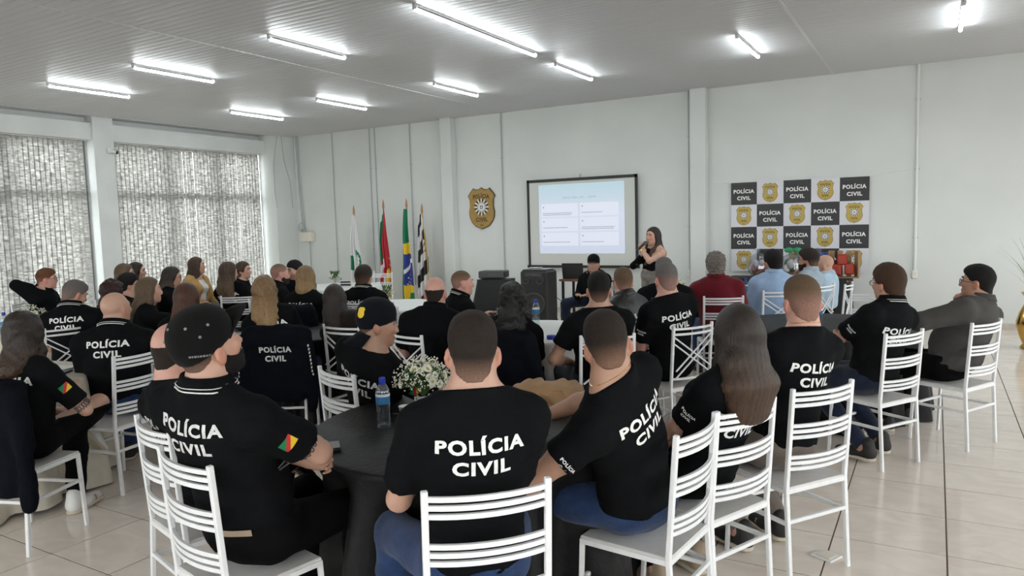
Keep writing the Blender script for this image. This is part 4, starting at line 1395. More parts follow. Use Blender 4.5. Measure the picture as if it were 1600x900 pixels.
# checkered banner
t = tag(empty('checkered_banner', (-1.91, YB - .05, 1.535)), 'black and white checkered banner printed with police lettering and gold badges', 'banner')
M_VINYL = mat('white_vinyl', (.66, .66, .70), .45, bump=.25, bscale=5, stretch=(1, 1, 9))
M_VINYLK = mat('black_vinyl', (.012, .012, .014), .38, bump=.25, bscale=5, stretch=(1, 1, 9))
BW, BH = 2.06, 1.45
link('sheet', box_me('sheet', (0, 0, 0), (BW, .006, BH)), M_VINYL, t)
cw, ch = BW / 5, BH / 4
for r in range(4):
    for c in range(5):
        cx, cz = -BW / 2 + cw * (c + .5), BH / 2 - ch * (r + .5)
        if (r + c) % 2 == 0:
            p = link('black_panel', box_me('black_panel', (cx, -.0038, cz), (cw, .0015, ch)), M_VINYLK, t)
            for s, wd, dz in (('POLÍCIA', .33, .035), ('CIVIL', .215, -.075)):
                V, T = heavy_text(s, wd, .062)
                link('lettering', np_mesh('lettering', np.stack([V[:, 0] + cx, np.full(len(V), -.0058), V[:, 1] + cz + dz], 1), T, False), M_PRINT, p)
        else:
            p = empty('badge_print', (cx, -.0032, cz)); p.parent = t
            badge_art(p, .25, .315, 0, M_PGOLD, M_PDARK, .0008)
for x in (-1, 1):
    link('eyelet_cord', tube_me('eyelet_cord', [(x * BW / 2, 0, BH / 2), (x * (BW / 2 + .5), .03, BH / 2 + .08)], .003, 5), M_WPL, t)

# flags hanging on poles
M_POLE = mat('varnished_pole', (.42, .19, .06), .35); M_POLEW = mat('pale_pole', (.6, .6, .58), .4)
M_FLAG = mat('flag_cloth', (.5, .5, .5), .75, bump=.15, bscale=150, attr='col')
M_BASE = mat('flag_stand', (.35, .22, .1), .5)
GR, YE, BL, WH, RD, BK, GO = (.0, .16, .065), (.75, .50, .02), (.02, .035, .22), (.72, .72, .72), (.45, .015, .03), (.02, .02, .02), (.55, .33, .04)
def flag(x, ztip, zbot, wtop, wbot, colour, label, folds=3, seed=0, lean=0.0):
    t = tag(empty('flag', (x, 11.9, 0)), label, 'flag')
    t['group'] = 'flags on poles by the back wall'
    link('pole', tube_me('pole', [(0, .03, .05), (lean * .4, .03, ztip - .30)], .013, 8), M_POLE, t)
    bm = bmesh.new(); lathe(bm, [(.006, -.34), (.016, -.31), (.020, -.27), (.012, -.23), (.026, -.16), (.015, -.06), (.002, 0)], 10, c=(lean * .5, .03, ztip))
    link('spear_tip', bm_mesh('spear_tip', bm, True), M_POLE, t)
    bm = bmesh.new(); lathe(bm, [(.15, 0), (.15, .03), (.06, .05), (.03, .10)], 20, c=(0, .03, 0)); link('stand', bm_mesh('stand', bm, True, .6), M_BASE, t)
    z0 = ztip - .22
    def fn(u, v):
        w = wtop + (wbot - wtop) * np.minimum(v * 1.25, 1) ** .8
        xx = lean * (1 - v) * .4 - w * .32 + w * u + .012 * np.sin(v * 9 + seed)
        yy = -.01 + .045 * np.minimum(v * 3, 1) * np.sin(u * folds * 2 * math.pi + v * 2 + seed) - .02
        zz = z0 - (z0 - zbot) * v - .10 * np.minimum(v * 4, 1) * (u - .3) * (1 - v) + .03 * np.sin(u * 7 + seed) * v
        return np.stack([xx, yy, zz], 1)
    me, U, W = grid_mesh('cloth', 44, 150, fn)
    set_col(me, np.array([colour(u, v) for u, v in zip(U, W)], np.float32))
    o = link('cloth', me, M_FLAG, t)
    md = o.modifiers.new('thickness', 'SOLIDIFY'); md.thickness = .004
def f_city(u, v):
    if u < .38 and .62 < v < .86 - (.3 - u) * .1: return GR
    if .58 < u < .92:
        a, b = (u - .75) / .17, (v - .66) / .17
        q = a * a + b * b
        if .45 < q < 1: return GR
        if q < .45 and (a + b * .4) * 3 % 2 < .8: return GR
    return WH
def f_state(u, v):
    d = v + (u - .5) * .25
    if d < .12: return WH if d < .05 else GR
    if d < .33 and u < .55 - (d - .12) * .5: return GR
    if u > .85 and v > .5: return GO if int(v * 40) % 3 == 0 else RD
    if u < .45 and d > .52: return WH if int((u * 3 + v * 9)) % 2 == 0 else RD
    if d > .74: return YE if u > .5 else (WH if d < .8 else GO)
    return RD if u > .2 or d > .5 else GR
def f_country(u, v):
    e = (u - .5)
    if v < .35 - e * .05 or v > .93 - e * .12: return GR
    if u < .07 and v > .4: return GR
    if v < .465 - e * .03 or v > .80 + e * .0: return YE
    band = .60 - e * .16
    if abs(v - band) < .022: return WH
    if v > band + .05:
        for sx, sz in ((.35, .72), (.5, .70), (.62, .68), (.75, .69), (.55, .74), (.7, .75), (.82, .74), (.4, .77), (.65, .78), (.8, .785), (.3, .79)):
            if ((u - sx) / .035) ** 2 + ((v - sz) / .0075) ** 2 < 1: return WH
    return BL
def f_striped(u, v):
    if u > .9: return GO
    if .27 < v < .42 and .45 < u < .85:
        return (.35, .12, .05) if int(u * 20 + v * 40) % 3 == 0 else WH
    q = v * 7.2 + u * 1.7 * (1.6 - v)
    return BK if int(q) % 2 == 1 else WH
flag(-10.82, 2.185, .55, .07, .30, f_city, 'white flag with green emblem hanging on a pole, nearest the left corner', seed=1)
flag(-10.0, 2.275, .20, .08, .26, f_state, 'green red and yellow flag hanging on a pole, left of the Brazilian flag', seed=2)
flag(-9.39, 2.275, .12, .09, .27, f_country, 'green flag with yellow and blue starred disc hanging on a pole', seed=3, folds=1.2)
flag(-9.0, 2.16, .15, .08, .30, f_striped, 'black and white striped flag hanging on a pole beside the pilaster', seed=4)

# ------------------------------------------------------------------ chairs
M_CHAIR = mat('white_painted_steel', (.77, .785, .79), .38, var=.04, vscale=30)
M_SEATP = mat('white_seat_board', (.68, .67, .645), .45, var=.05, vscale=20)
M_TIP = mat('grey_foot_tip', (.35, .36, .36), .6)
def bar(name, a, b, s, m=None, bevel=.002):
    a, b = Vector(a), Vector(b); d = b - a
    q = d.to_track_quat('Z', 'Y').to_matrix().to_4x4()
    bm = bmesh.new(); add_box(bm, (a + b) / 2, (s[0], s[1], d.length), bevel=bevel, mtx=q)
    return bm_mesh(name, bm)
_cp = {}
def chair_parts(kind):
    if kind in _cp: return _cp[kind]
    W2 = .19
    top, seat = .92, .45
    P = []
    yb = lambda z: -.185 - .035 * max(z - .45, 0) / .47 - .025 * max(.45 - z, 0) / .45      # rear posts: splayed below, raked above
    for s in (-1, 1):
        bm = bmesh.new()
        pts = [(s * W2, yb(0), .0), (s * W2, yb(.45), .45), (s * W2, yb(top), top)]
        for a, b in zip(pts[:-1], pts[1:]):
            a, b = Vector(a), Vector(b); q = (b - a).to_track_quat('Z', 'Y').to_matrix().to_4x4()
            add_box(bm, (a + b) / 2, (.021, .021, (b - a).length + .004), mtx=q, bevel=.003)
        P.append(('leg', bm_mesh('leg', bm), M_CHAIR))
        P.append(('leg', bar('leg', (s * W2, .205, 0), (s * W2 * .97, .185, .44), (.020, .020)), M_CHAIR))
    bm = bmesh.new(); add_box(bm, (0, .0, seat - .006), (.385, .385, .016), bevel=.005); P.append(('seat', bm_mesh('seat', bm), M_SEATP))
    bm = bmesh.new()
    for c, s in (((0, -.185, .432), (.37, .02, .022)), ((0, .185, .432), (.37, .02, .022)), ((-.188, 0, .432), (.02, .37, .022)), ((.188, 0, .432), (.02, .37, .022))): add_box(bm, c, s, bevel=.002)
    P.append(('seat_frame', bm_mesh('seat_frame', bm), M_CHAIR))
    for c, s in (((0, yb(.29), .29), (.37, .018, .018)), ((0, .192, .27), (.37, .018, .018)), ((-.19, -.0, .28), (.018, .39, .018)), ((.19, -.0, .28), (.018, .39, .018))):
        bm = bmesh.new(); add_box(bm, c, s, bevel=.002); P.append(('stretcher', bm_mesh('stretcher', bm), M_CHAIR))
    def slat(z, bow=.035, h=.016):
        bm = bmesh.new(); n = 9
        rows = []
        for k in range(n + 1):
            t = k / n * 2 - 1
            y = yb(z) - bow * (1 - t * t); x = t * (W2 - .008)
            rows.append([bm.verts.new((x, y + dy, z + dz)) for dy, dz in ((-.006, -h / 2), (.006, -h / 2), (.006, h / 2), (-.006, h / 2))])
        for a, b in zip(rows[:-1], rows[1:]):
            for k in range(4): bm.faces.new((a[k], a[(k + 1) % 4], b[(k + 1) % 4], b[k]))
        bm.faces.new(rows[0][::-1]); bm.faces.new(rows[-1])
        bmesh.ops.recalc_face_normals(bm, faces=bm.faces[:])
        return bm_mesh('slat', bm)
    if kind == 'ladder':
        for z in (.895, .868, .841, .745, .718, .691, .595, .568, .541): P.append(('slat', slat(z), M_CHAIR))
    else:
        for z in (.895, .855, .520): P.append(('slat', slat(z), M_CHAIR))
        za, zc = .835, .535
        for s in (-1, 1):
            for dz in (0, -.05):
                P.append(('cross_bar', bar('cross_bar', (s * (W2 - .01), yb(za) - .002, za + dz), (-s * (W2 - .01), yb(zc) - .03 - .01 * (s > 0), zc + .05 + dz), (.011, .011)), M_CHAIR))
    _cp[kind] = P
    return P
_chair0 = {}
def chair(x, y, az, label, kind='ladder', group='white metal chairs in the hall'):
    if kind not in _chair0:
        t = empty('banquet_chair', (x, y, 0), math.radians(az)); _chair0[kind] = t
        for nm, me, m in chair_parts(kind):
            o = link(nm, me, m, t)
            if nm == 'leg':
                pass
    else:
        src = _chair0[kind]
        t = src.copy(); COL.objects.link(t); t.location = (x, y, 0); t.rotation_euler = (0, 0, math.radians(az))
        for ch in list(src.children):
            c = ch.copy(); COL.objects.link(c); c.parent = t
    tag(t, label, 'chair', group)
    return t

# ------------------------------------------------------------------ tables and cloths
M_WOODT = mat('plywood_top', (.35, .22, .12), .6)
M_DAMASK = mat('black_damask', (.0070, .0070, .0075), .55, spec=.25, bump=.35, bscale=38, var=.3, vscale=22)
M_IVORY = mat('ivory_cloth', (.66, .62, .52), .8, bump=.3, bscale=30, var=.07, vscale=14)
M_WHITET = mat('white_cloth', (.72, .73, .71), .8, bump=.2, bscale=30, var=.03, vscale=10)
def round_table(x, y, r, m, tlabel, clabel, seed=0, zb=.012, top=.745):
    t = tag(empty('round_table', (x, y, 0)), tlabel, 'table', 'round tables under cloths')
    bm = bmesh.new(); lathe(bm, [(r - .035, top - .03), (r - .03, top - .026), (r - .02, top - .012), (r - .025, top - .008)], 40)
    link('tabletop', bm_mesh('tabletop', bm, True, .6), M_WOODT, t)
    for k in range(4):
        a = math.pi / 4 + k * math.pi / 2
        link('leg', tube_me('leg', [(math.cos(a) * r * .25, math.sin(a) * r * .25, top - .03), (math.cos(a) * r * .33, math.sin(a) * r * .33, 0.0)], .016, 6), M_FIX, t)
    dents = []                                                       # knees push the hanging cloth inwards
    for p_, az_, *_ in POS.values():
        fx, fy = -math.sin(math.radians(az_)), math.cos(math.radians(az_))
        for sd in (-1, 1):
            kx, ky = p_[0] + fx * .50 + fy * sd * .15 - x, p_[1] + fy * .50 - fx * sd * .15 - y
            q_ = math.hypot(kx, ky)
            if q_ < r + .12: dents.append((math.atan2(ky, kx), min(r + .15 - q_, .13)))
    rg = random.Random(seed); nf = rg.randint(11, 14); ph = rg.uniform(0, 6)
    n = 168
    prof = [(0.0, 0), (r * .5, 0), (r - .01, 0), (r + .002, -.006), (r + .006, -.03), (r + .012, -.12), (r + .03, -.3), (r + .045, -.5), (r + .06, -(top - zb))]
    V, F = [], []
    for j, (rr, dz) in enumerate(prof):
        d = max(-dz - .02, 0)
        for k in range(n):
            a = 2 * math.pi * k / n
            f = math.sin(a * nf + ph + .6 * math.sin(a * 3 + seed)) * (.07 * min(d * 1.6, 1)) + math.sin(a * (nf * 2 + 3) + seed) * .018 * min(d * 2, 1)
            q = rr + f
            if d > 0 and dents:
                q -= max(dp_ * math.exp(-(((a - a_ + math.pi) % (2 * math.pi) - math.pi) / .20) ** 2) for a_, dp_ in dents) * min(d * 9, 1)
            V.append((q * math.cos(a), q * math.sin(a), top + .004 + dz + (.012 * math.sin(a * 5 + seed) if j == len(prof) - 1 else 0)))
    for j in range(len(prof) - 1):
        for k in range(n): F.append((j * n + k, j * n + (k + 1) % n, (j + 1) * n + (k + 1) % n, (j + 1) * n + k))
    V = np.array(V, np.float32); F = np.array(F)[:, ::-1]
    o = link('tablecloth', np_mesh('tablecloth', V, F), m, loc=(x, y, 0))
    tag(o, clabel, 'tablecloth', 'cloths on the round tables')
    return o
round_table(-1.90, 2.85, .76, M_DAMASK, 'round table hidden under the black cloth in the foreground', 'black cloth on the round foreground table with the water bottle', 3)
round_table(-.84, 6.82, .76, M_DAMASK, 'round table hidden under the black cloth at the right', 'black cloth on the round table behind the man with cropped hair', 5)
round_table(-5.60, 2.25, .80, M_IVORY, 'round table under the ivory cloth at the left edge', 'ivory cloth to the floor on the table at the left edge', 7)
round_table(-3.10, 5.62, .70, M_WHITET, 'round table under the white cloth in the middle of the hall', 'white cloth on the middle table behind the woman with black hair', 9)
round_table(-5.08, 4.88, .60, M_DAMASK, 'round table under black cloth by the blond women', 'black cloth on the table among the women left of centre', 11)
round_table(-8.40, 6.0, .50, M_DAMASK, 'round table under black cloth near the far windows', 'black cloth on the far table under the right window', 13)
round_table(-7.85, 3.95, .66, M_IVORY, 'round table under ivory cloth in front of the man holding his neck', 'ivory cloth on the left table with baby breath flowers', 15)
round_table(-2.58, 8.62, .68, M_DAMASK, 'round table under black cloth before the man in maroon', 'black cloth on the table before the man in the maroon shirt', 17)
round_table(-5.68, 6.95, .68, M_WHITET, 'round table under white cloth in front of the flags', 'white cloth on the empty table in front of the flags', 19)
round_table(-8.55, 8.95, .72, M_WHITET, 'round table under white cloth in the far left corner', 'white cloth on the far corner table with a flower vase', 21)

# long black-draped gift table against the banner
M_DRAPEK = mat('black_drape', (.008, .008, .009), .7, bump=.3, bscale=25)
t = tag(empty('gift_table', (-1.95, 11.75, 0)), 'long table draped in black against the checkered banner', 'table')
link('tabletop', box_me('tabletop', (0, 0, .735), (1.75, .55, .03)), M_WOODT, t)
def skirt(u, v):
    a = u * 2 * math.pi
    x = np.clip(np.cos(a) * 1.35, -1, 1) * .89; y = np.clip(np.sin(a) * 1.35, -1, 1) * .29
    q = 1 + .02 * np.sin(u * 140) * v
    return np.stack([x * q, y * q, .755 - v * .74], 1)
me, _, _ = grid_mesh('drape', 160, 6, skirt)
link('drape', me, M_DRAPEK, t); link('drape_top', box_me('drape_top', (0, 0, .755), (1.79, .59, .006)), M_DRAPEK, t)

# speaker's table with laptop
t = tag(empty('work_table', (-4.80, 10.88, 0)), 'narrow brown topped table under the laptop beside the loudspeaker', 'table')
M_BROWN = mat('brown_laminate', (.16, .075, .04), .45, var=.15, vscale=6)
link('tabletop', box_me('tabletop', (0, 0, .755), (1.0, .5, .035), bevel=.004), M_BROWN, t)
for sx in (-1, 1):
    for sy in (-1, 1): link('leg', box_me('leg', (sx * .45, sy * .2, .37), (.035, .035, .735)), M_BLKPL, t)
t = tag(empty('laptop', (-5.09, 10.74, .774), math.radians(6)), 'black laptop open on the brown table, its lid towards the audience', 'laptop')
link('base', box_me('base', (0, .12, .009), (.36, .25, .018), bevel=.004), M_BLKPL, t)
bm = bmesh.new(); add_box(bm, (0, -.03, .135), (.36, .009, .245), mtx=Matrix.Rotation(.16, 4, 'X'), bevel=.003)
link('lid', bm_mesh('lid', bm), M_BLKPL, t)
bm = bmesh.new(); add_box(bm, (0, -.018, .138), (.33, .003, .20), mtx=Matrix.Rotation(.16, 4, 'X')); link('display', bm_mesh('display', bm), mat('dark_display', (.02, .03, .05), .2), t)

# loudspeaker
t = tag(empty('loudspeaker', (-5.58, 10.46, 0), math.radians(4)), 'large black party loudspeaker standing on the floor left of the laptop table', 'loudspeaker'); t.scale = (.96, 1, .88)
M_SPK = mat('speaker_cabinet', (.014, .014, .015), .5, bump=.3, bscale=150); M_CONE = mat('speaker_cone', (.03, .03, .031), .55); M_RIM = mat('speaker_rim', (.05, .05, .052), .35)
bm = bmesh.new(); add_box(bm, (0, 0, .54), (.50, .42, 1.04), bevel=.03); link('cabinet', bm_mesh('cabinet', bm), M_SPK, t)
def driver(nm, x, z, r):
    d = empty(nm, (x, -.212, z)); d.parent = t; d.rotation_euler = (math.pi / 2, 0, 0)
    bm = bmesh.new(); lathe(bm, [(r * .99, -.004), (r, .012), (r * .93, .018), (r * .86, .010)], 32, capb=False, capt=False); link('rim', bm_mesh('rim', bm, True), M_RIM, d)
    bm = bmesh.new(); lathe(bm, [(r * .88, .008), (r * .78, .012), (r * .70, .004), (r * .34, -.0), (r * .30, .010), (r * .001, .016)], 32, capb=False, capt=False); link('cone', bm_mesh('cone', bm, True), M_CONE, d)
driver('woofer', -.0, .46, .205); driver('tweeter', -.14, .885, .078); driver('tweeter', .12, .885, .078)
link('top_panel', box_me('top_panel', (0, -.02, 1.072), (.42, .34, .02), bevel=.006), M_RIM, t)
link('handle', tube_me('handle', [(-.12, -.08, 1.07), (-.11, -.08, 1.11), (.11, -.08, 1.11), (.12, -.08, 1.07)], .01, 8), M_METAL, t)
link('control_panel', box_me('control_panel', (0, -.213, .99), (.30, .006, .05)), M_RIM, t)
bm = bmesh.new(); bmesh.ops.create_circle(bm, cap_ends=True, radius=.035, segments=16); link('bass_port', bm_mesh('bass_port', bm), M_STARK, t, loc=(.15, -.2105, .18), rot=(math.pi / 2, 0, 0))
tag(link('paper_sheet', box_me('paper_sheet', (0, 0, 0), (.16, .1, .002)), M_WPL, loc=(-5.45, 10.52, .955)), 'small white papers lying on top of the loudspeaker', 'paper')
tag(link('audio_cable', tube_me('audio_cable', [(-5.32, 10.52, .50), (-5.2, 10.55, .42), (-5.05, 10.57, .48), (-4.92, 10.58, .60), (-4.80, 10.62, .72)], .006, 6), M_BLKPL), 'black cable looping from the loudspeaker to the laptop table', 'cable')
tag(link('audio_cable', tube_me('audio_cable', [(-5.32, 10.52, .22), (-5.26, 10.45, .16), (-5.15, 10.4, .02), (-5.0, 10.3, .009), (-4.7, 10.2, .009)], .007, 6), M_BLKPL), 'black cable running from the loudspeaker down onto the floor', 'cable')

# covered stand with projector
t = tag(empty('draped_stand', (-4.92, 8.05, 0), math.radians(12)), 'tall stand draped in black cloth under the projector', 'stand')
def drape(u, v):
    a = u * 2 * math.pi
    hw, hd = .215 + .19 * v, .15 + .15 * v
    x = np.clip(np.cos(a) * 1.3, -1, 1) * hw; y = np.clip(np.sin(a) * 1.3, -1, 1) * hd
    q = 1 + .03 * np.sin(u * 60 + v * 3) * v
    return np.stack([x * q, y * q, .985 - v * .97], 1)
me, _, _ = grid_mesh('drape', 120, 14, drape)
link('drape', me, M_DRAPEK, t); link('drape_top', box_me('drape_top', (0, 0, .985), (.43, .30, .008)), M_DRAPEK, t)
link('post', tube_me('post', [(0, 0, 0), (0, 0, .98)], .03, 8), M_FIX, t)
t = tag(empty('projector', (-4.94, 8.03, .990), math.radians(12)), 'flat dark video projector on top of the black draped stand', 'projector')
bm = bmesh.new(); add_box(bm, (0, 0, .062), (.34, .25, .092), bevel=.012); link('case', bm_mesh('case', bm), mat('projector_grey', (.035, .038, .038), .4), t)
for x, y in ((-.13, -.09), (.13, -.09), (.0, .1)): link('foot', box_me('foot', (x, y, .009), (.025, .025, .018)), M_BLKPL, t)
link('lens_ring', tube_me('lens_ring', [(-.10, .12, .065), (-.10, .145, .065)], .038, 16), M_RIM, t)
link('vent_panel', box_me('vent_panel', (.06, -.1265, .06), (.17, .004, .05)), M_RIM, t)
link('side_vent', box_me('side_vent', (.171, 0, .06), (.004, .16, .05)), M_BLKPL, t)

# ------------------------------------------------------------------ small things on the tables
M_WATERB = clear_mat('clear_bottle', (.93, .96, .97), .42)
M_BCAP = mat('blue_bottle_cap', (.01, .04, .42), .4); M_BLABEL = mat('blue_label', (.02, .16, .36), .5, var=.3, vscale=60); M_LABW = mat('white_label', (.7, .74, .76), .5)
M_WATER = clear_mat('water', (.93, .96, .97), .12)
_bot = None
def bottle(x, y, z, label):
    global _bot
    if _bot is None:
        t = empty('water_bottle'); _bot = t
        pr = [(.030, 0), (.033, .006), (.0325, .02), (.0310, .028), (.0335, .036), (.0312, .05), (.0335, .06), (.0312, .072), (.0335, .084), (.0312, .095), (.0335, .108), (.0335, .165), (.031, .180), (.021, .200), (.0135, .212), (.0125, .222)]
        link('bottle_wall', lathe_me('bottle_wall', pr, 24), M_WATERB, t)
        link('water_fill', lathe_me('water_fill', [(.027, .004), (.029, .02), (.028, .10), (.030, .165)], 20), M_WATER, t)
        link('label_band', lathe_me('label_band', [(.0339, .114), (.0339, .158)], 24, capb=False, capt=False), M_BLABEL, t)
        link('label_edge', lathe_me('label_edge', [(.0340, .150), (.0340, .163)], 24, capb=False, capt=False), M_LABW, t)
        link('screw_cap', lathe_me('screw_cap', [(.0155, .214), (.0160, .217), (.0155, .236), (.013, .239)], 20), M_BCAP, t)
        link('neck_ring', lathe_me('neck_ring', [(.0165, .206), (.0165, .211)], 18), M_BCAP, t)
    else:
        t = _bot.copy(); COL.objects.link(t)
        for ch in list(_bot.children):
            c = ch.copy(); COL.objects.link(c); c.parent = t
    t.location = (x, y, z)
    return tag(t, label, 'bottle', 'plastic water bottles')
ZT = .750
bottle(-2.262, 2.635, ZT, 'clear water bottle with blue cap standing on the black foreground table')
bottle(-3.20, 5.93, ZT, 'water bottle with blue cap beside the flowers on the white middle table')
bottle(-1.90, 8.66, ZT, 'water bottle with blue cap right of the man in the maroon shirt')
bottle(-.84, 6.55, ZT, 'water bottle on the black table beside the man with glasses and polo')
bottle(-7.85, 3.55, ZT, 'left water bottle in front of the white flowers near the left window')
bottle(-7.70, 3.55, ZT, 'right water bottle in front of the white flowers near the left window')

M_PETAL = mat('white_petals', (.78, .78, .66), .6); M_PETALC = mat('yellow_flower_centre', (.55, .50, .10), .6); M_LEAF = mat('flower_leaf', (.05, .11, .03), .6); M_STEM = mat('flower_stem', (.10, .17, .05), .6)
M_CUP = mat('white_ceramic', (.72, .72, .70), .25)
def bouquet(x, y, z, R, label, n_d=34, n_b=620, seed=1, vase=True, green=False):
    t = tag(empty('flower_arrangement', (x, y, z)), label, 'flowers', 'white flower centrepieces')
    rg = random.Random(seed)
    hh = .065 if vase else .02; vk = hh / .10
    if vase:
        link('vase', lathe_me('vase', [(r_ * (.5 + .5 * vk), z_ * vk) for r_, z_ in ((.032, 0), (.036, .004), (.040, .05), (.046, .085), (.050, .092), (.043, .09), (.036, .05))], 20, capt=False), M_CUP, t)
        link('vase_handle', tube_me('vase_handle', [(-.034, 0, .02), (-.055, 0, .026), (-.057, 0, .04), (-.036, 0, .05)], .006, 8), M_CUP, t)
    def dirn():
        a = rg.uniform(0, 2 * math.pi); c = rg.uniform(-.15, 1); s = math.sqrt(max(1 - c * c, 0))
        return Vector((s * math.cos(a), s * math.sin(a), c * .82))
    cen = Vector((0, 0, hh + R * .45))
    st = bmesh.new(); lf = bmesh.new()
    for k in range(n_d):
        d = dirn(); p = cen + d * R * rg.uniform(.78, .95)
        bm = bmesh.new(); q = d.to_track_quat('Z', 'Y').to_matrix().to_4x4(); rr = R * rg.uniform(.13, .18)
        for i in range(12):
            a = 2 * math.pi * i / 12
            o = Vector((math.cos(a), math.sin(a), .15)); w = Vector((-math.sin(a), math.cos(a), 0))
            f = [bm.verts.new(v) for v in (o * rr * .2, o * rr * .7 + w * rr * .2, o * rr, o * rr * .7 - w * rr * .2)]
            bm.faces.new(f)
        bmesh.ops.transform(bm, matrix=Matrix.Translation(p) @ q, verts=bm.verts[:])
        f = link('daisy', bm_mesh('daisy', bm), M_PETAL if not green else M_PETAL, t)
        bm = bmesh.new(); bmesh.ops.create_icosphere(bm, subdivisions=1, radius=rr * .3); bmesh.ops.transform(bm, matrix=Matrix.Translation(p + d * rr * .12), verts=bm.verts[:])
        link('daisy_centre', bm_mesh('daisy_centre', bm, True), M_PETALC, f)
        tube_pts(st, [Vector((0, 0, hh * .7)), (cen + p) / 2, p], .0016, 4)
    gy = bmesh.new()
    for k in range(n_b):
        d = dirn(); p = cen + d * R * rg.uniform(.75, 1.12); r_ = R * rg.uniform(.022, .04)
        mm = Matrix.Translation(p)
        vs_ = bmesh.ops.create_icosphere(gy, subdivisions=1, radius=r_)['verts']; bmesh.ops.transform(gy, matrix=mm, verts=vs_)
        if k % 5 == 0: tube_pts(st, [cen * .8, p], .0009, 3)
        if k % 4 == 0:
            d2 = dirn(); p = cen + d2 * R * rg.uniform(.5, .85); u_ = d2.orthogonal().normalized() * R * .16; v_ = d2.cross(u_).normalized() * R * .06
            lf.faces.new([lf.verts.new(q) for q in (p - u_, p + v_, p + u_ + d2 * R * .1, p - v_)])
    tag(link('baby_breath', bm_mesh('baby_breath', gy, True), M_PETAL, t), kind='stuff')
    link('stems', bm_mesh('stems', st), M_STEM, t); tag(link('leaf_sprays', bm_mesh('leaf_sprays', lf), M_LEAF, t), kind='stuff')
    if green:
        for k in range(10):
            a = k * 2.4; d = Vector((math.cos(a) * .5, math.sin(a) * .5, .85)).normalized()
            bm = bmesh.new(); p0 = cen; p1 = cen + d * R * 1.25; w = d.orthogonal().normalized() * R * .16
            bm.faces.new([bm.verts.new(v) for v in (p0, (p0 + p1) / 2 + w, p1, (p0 + p1) / 2 - w)]); link('leaf', bm_mesh('leaf', bm), M_LEAF, t)
bouquet(-2.33, 3.04, ZT, .15, 'round bouquet of white daisies and baby breath on the black foreground table', seed=2)
bouquet(-3.36, 5.70, ZT, .12, 'white flowers beside the woman with long black hair', 16, 200, 3)
bouquet(-2.72, 8.55, ZT, .15, 'white flowers in front of the man in the maroon shirt', 16, 220, 4)
bouquet(-7.78, 3.82, ZT, .16, 'white baby breath flowers near the man holding his neck', 14, 260, 5)
bouquet(-8.55, 8.9, ZT, .13, 'small leafy flower vase on the far white corner table', 8, 60, 6, green=True)
bouquet(-5.95, 7.1, ZT, .11, 'pale flowers on the white table behind the man with dark hair', 8, 90, 7, green=True)

t = tag(empty('wallet', (-2.25, 2.262, ZT), math.radians(47)), 'closed dark wallet with grey cover lying on the black foreground table', 'wallet')
link('lower_cover', box_me('lower_cover', (0, 0, .006), (.085, .10, .012), bevel=.003), M_BLKPL, t); link('upper_cover', box_me('upper_cover', (0, 0, .0155), (.084, .099, .005), bevel=.002), mat('grey_leather', (.16, .16, .165), .45), t)
M_PAPERCUP = mat('white_paper_cup', (.75, .75, .74), .5)
t = tag(empty('paper_cup', (-2.215, 2.745, ZT)), 'white disposable cup behind the shoulder of the man in front', 'cup')
link('cup_wall', lathe_me('cup_wall', [(.022, 0), (.034, .078), (.0355, .08), (.033, .079), (.021, .003)], 20, capt=False), M_PAPERCUP, t)
tag(link('pen', tube_me('pen', [(-2.36, 2.82, ZT + .006), (-2.28, 2.87, ZT + .006)], .004, 6), M_RIM), 'dark pen lying on the black cloth behind the paper cup', 'pen')
bl_ = tag(empty('bottle_cap', (-2.70, 5.25, ZT)), 'blue plastic cap lying on the white middle table', 'cap')
link('cap_shell', lathe_me('cap_shell', [(.036, 0), (.036, .03), (.032, .034)], 18), M_BCAP, bl_)

# paper bag lying on the foreground table
M_KRAFT = mat('kraft_paper', (.36, .215, .105), .75, bump=.35, bscale=16, var=.1, vscale=9)
def bag(u, v):
    a = u * 2 * math.pi
    L_ = v
    hw = (.066 - .045 * np.maximum(1 - L_ * 3.2, 0) ** 1.2) * (1 - .12 * np.maximum(L_ - .85, 0) / .15)
    hy = .115 - .02 * (1 - L_)
    c, s = np.cos(a), np.sin(a)
    p = .55
    y = np.sign(c) * np.abs(c) ** p * hy; z = np.sign(s) * np.abs(s) ** p * hw
    cr = .010 * np.sin(a * 3 + L_ * 14) + .007 * np.sin(a * 5 - L_ * 23)
    return np.stack([-.19 + L_ * .37 + cr * .4, y + cr, np.maximum(z + .066 + cr * .7, .002)], 1)
me, _, _ = grid_mesh('bag_body', 40, 26, bag)
t = tag(empty('paper_bag', (-1.74, 3.27, ZT), math.radians(10)), 'crumpled brown paper bag lying on the black foreground table', 'bag')
link('bag_body', me, M_KRAFT, t)
end = bag(np.linspace(0, 1, 41)[:-1], np.ones(40)); bm = bmesh.new(); bm.faces.new([bm.verts.new(tuple(p)) for p in end]); bmesh.ops.triangulate(bm, faces=bm.faces[:]); link('bag_bottom', bm_mesh('bag_bottom', bm), M_KRAFT, t)

# papers and folder on the ivory table
for k, (dx, dy, a) in enumerate(((0, 0, .5), (.03, .05, .25))):
    tag(link('paper_sheet', box_me('paper_sheet', (0, 0, 0), (.21, .297, .002)), M_WPL, loc=(-5.45 + dx, 2.72 + dy, ZT + .004 + .003 * k), rot=(0, 0, a)), ('lower', 'upper')[k] + ' white paper sheet on the ivory table by the bald man', 'paper')
tag(link('folder', box_me('folder', (0, 0, 0), (.25, .33, .012)), M_BLKPL, loc=(-5.25, 2.62, ZT + .007), rot=(0, 0, .6)), 'dark folder under white papers on the ivory table', 'folder')

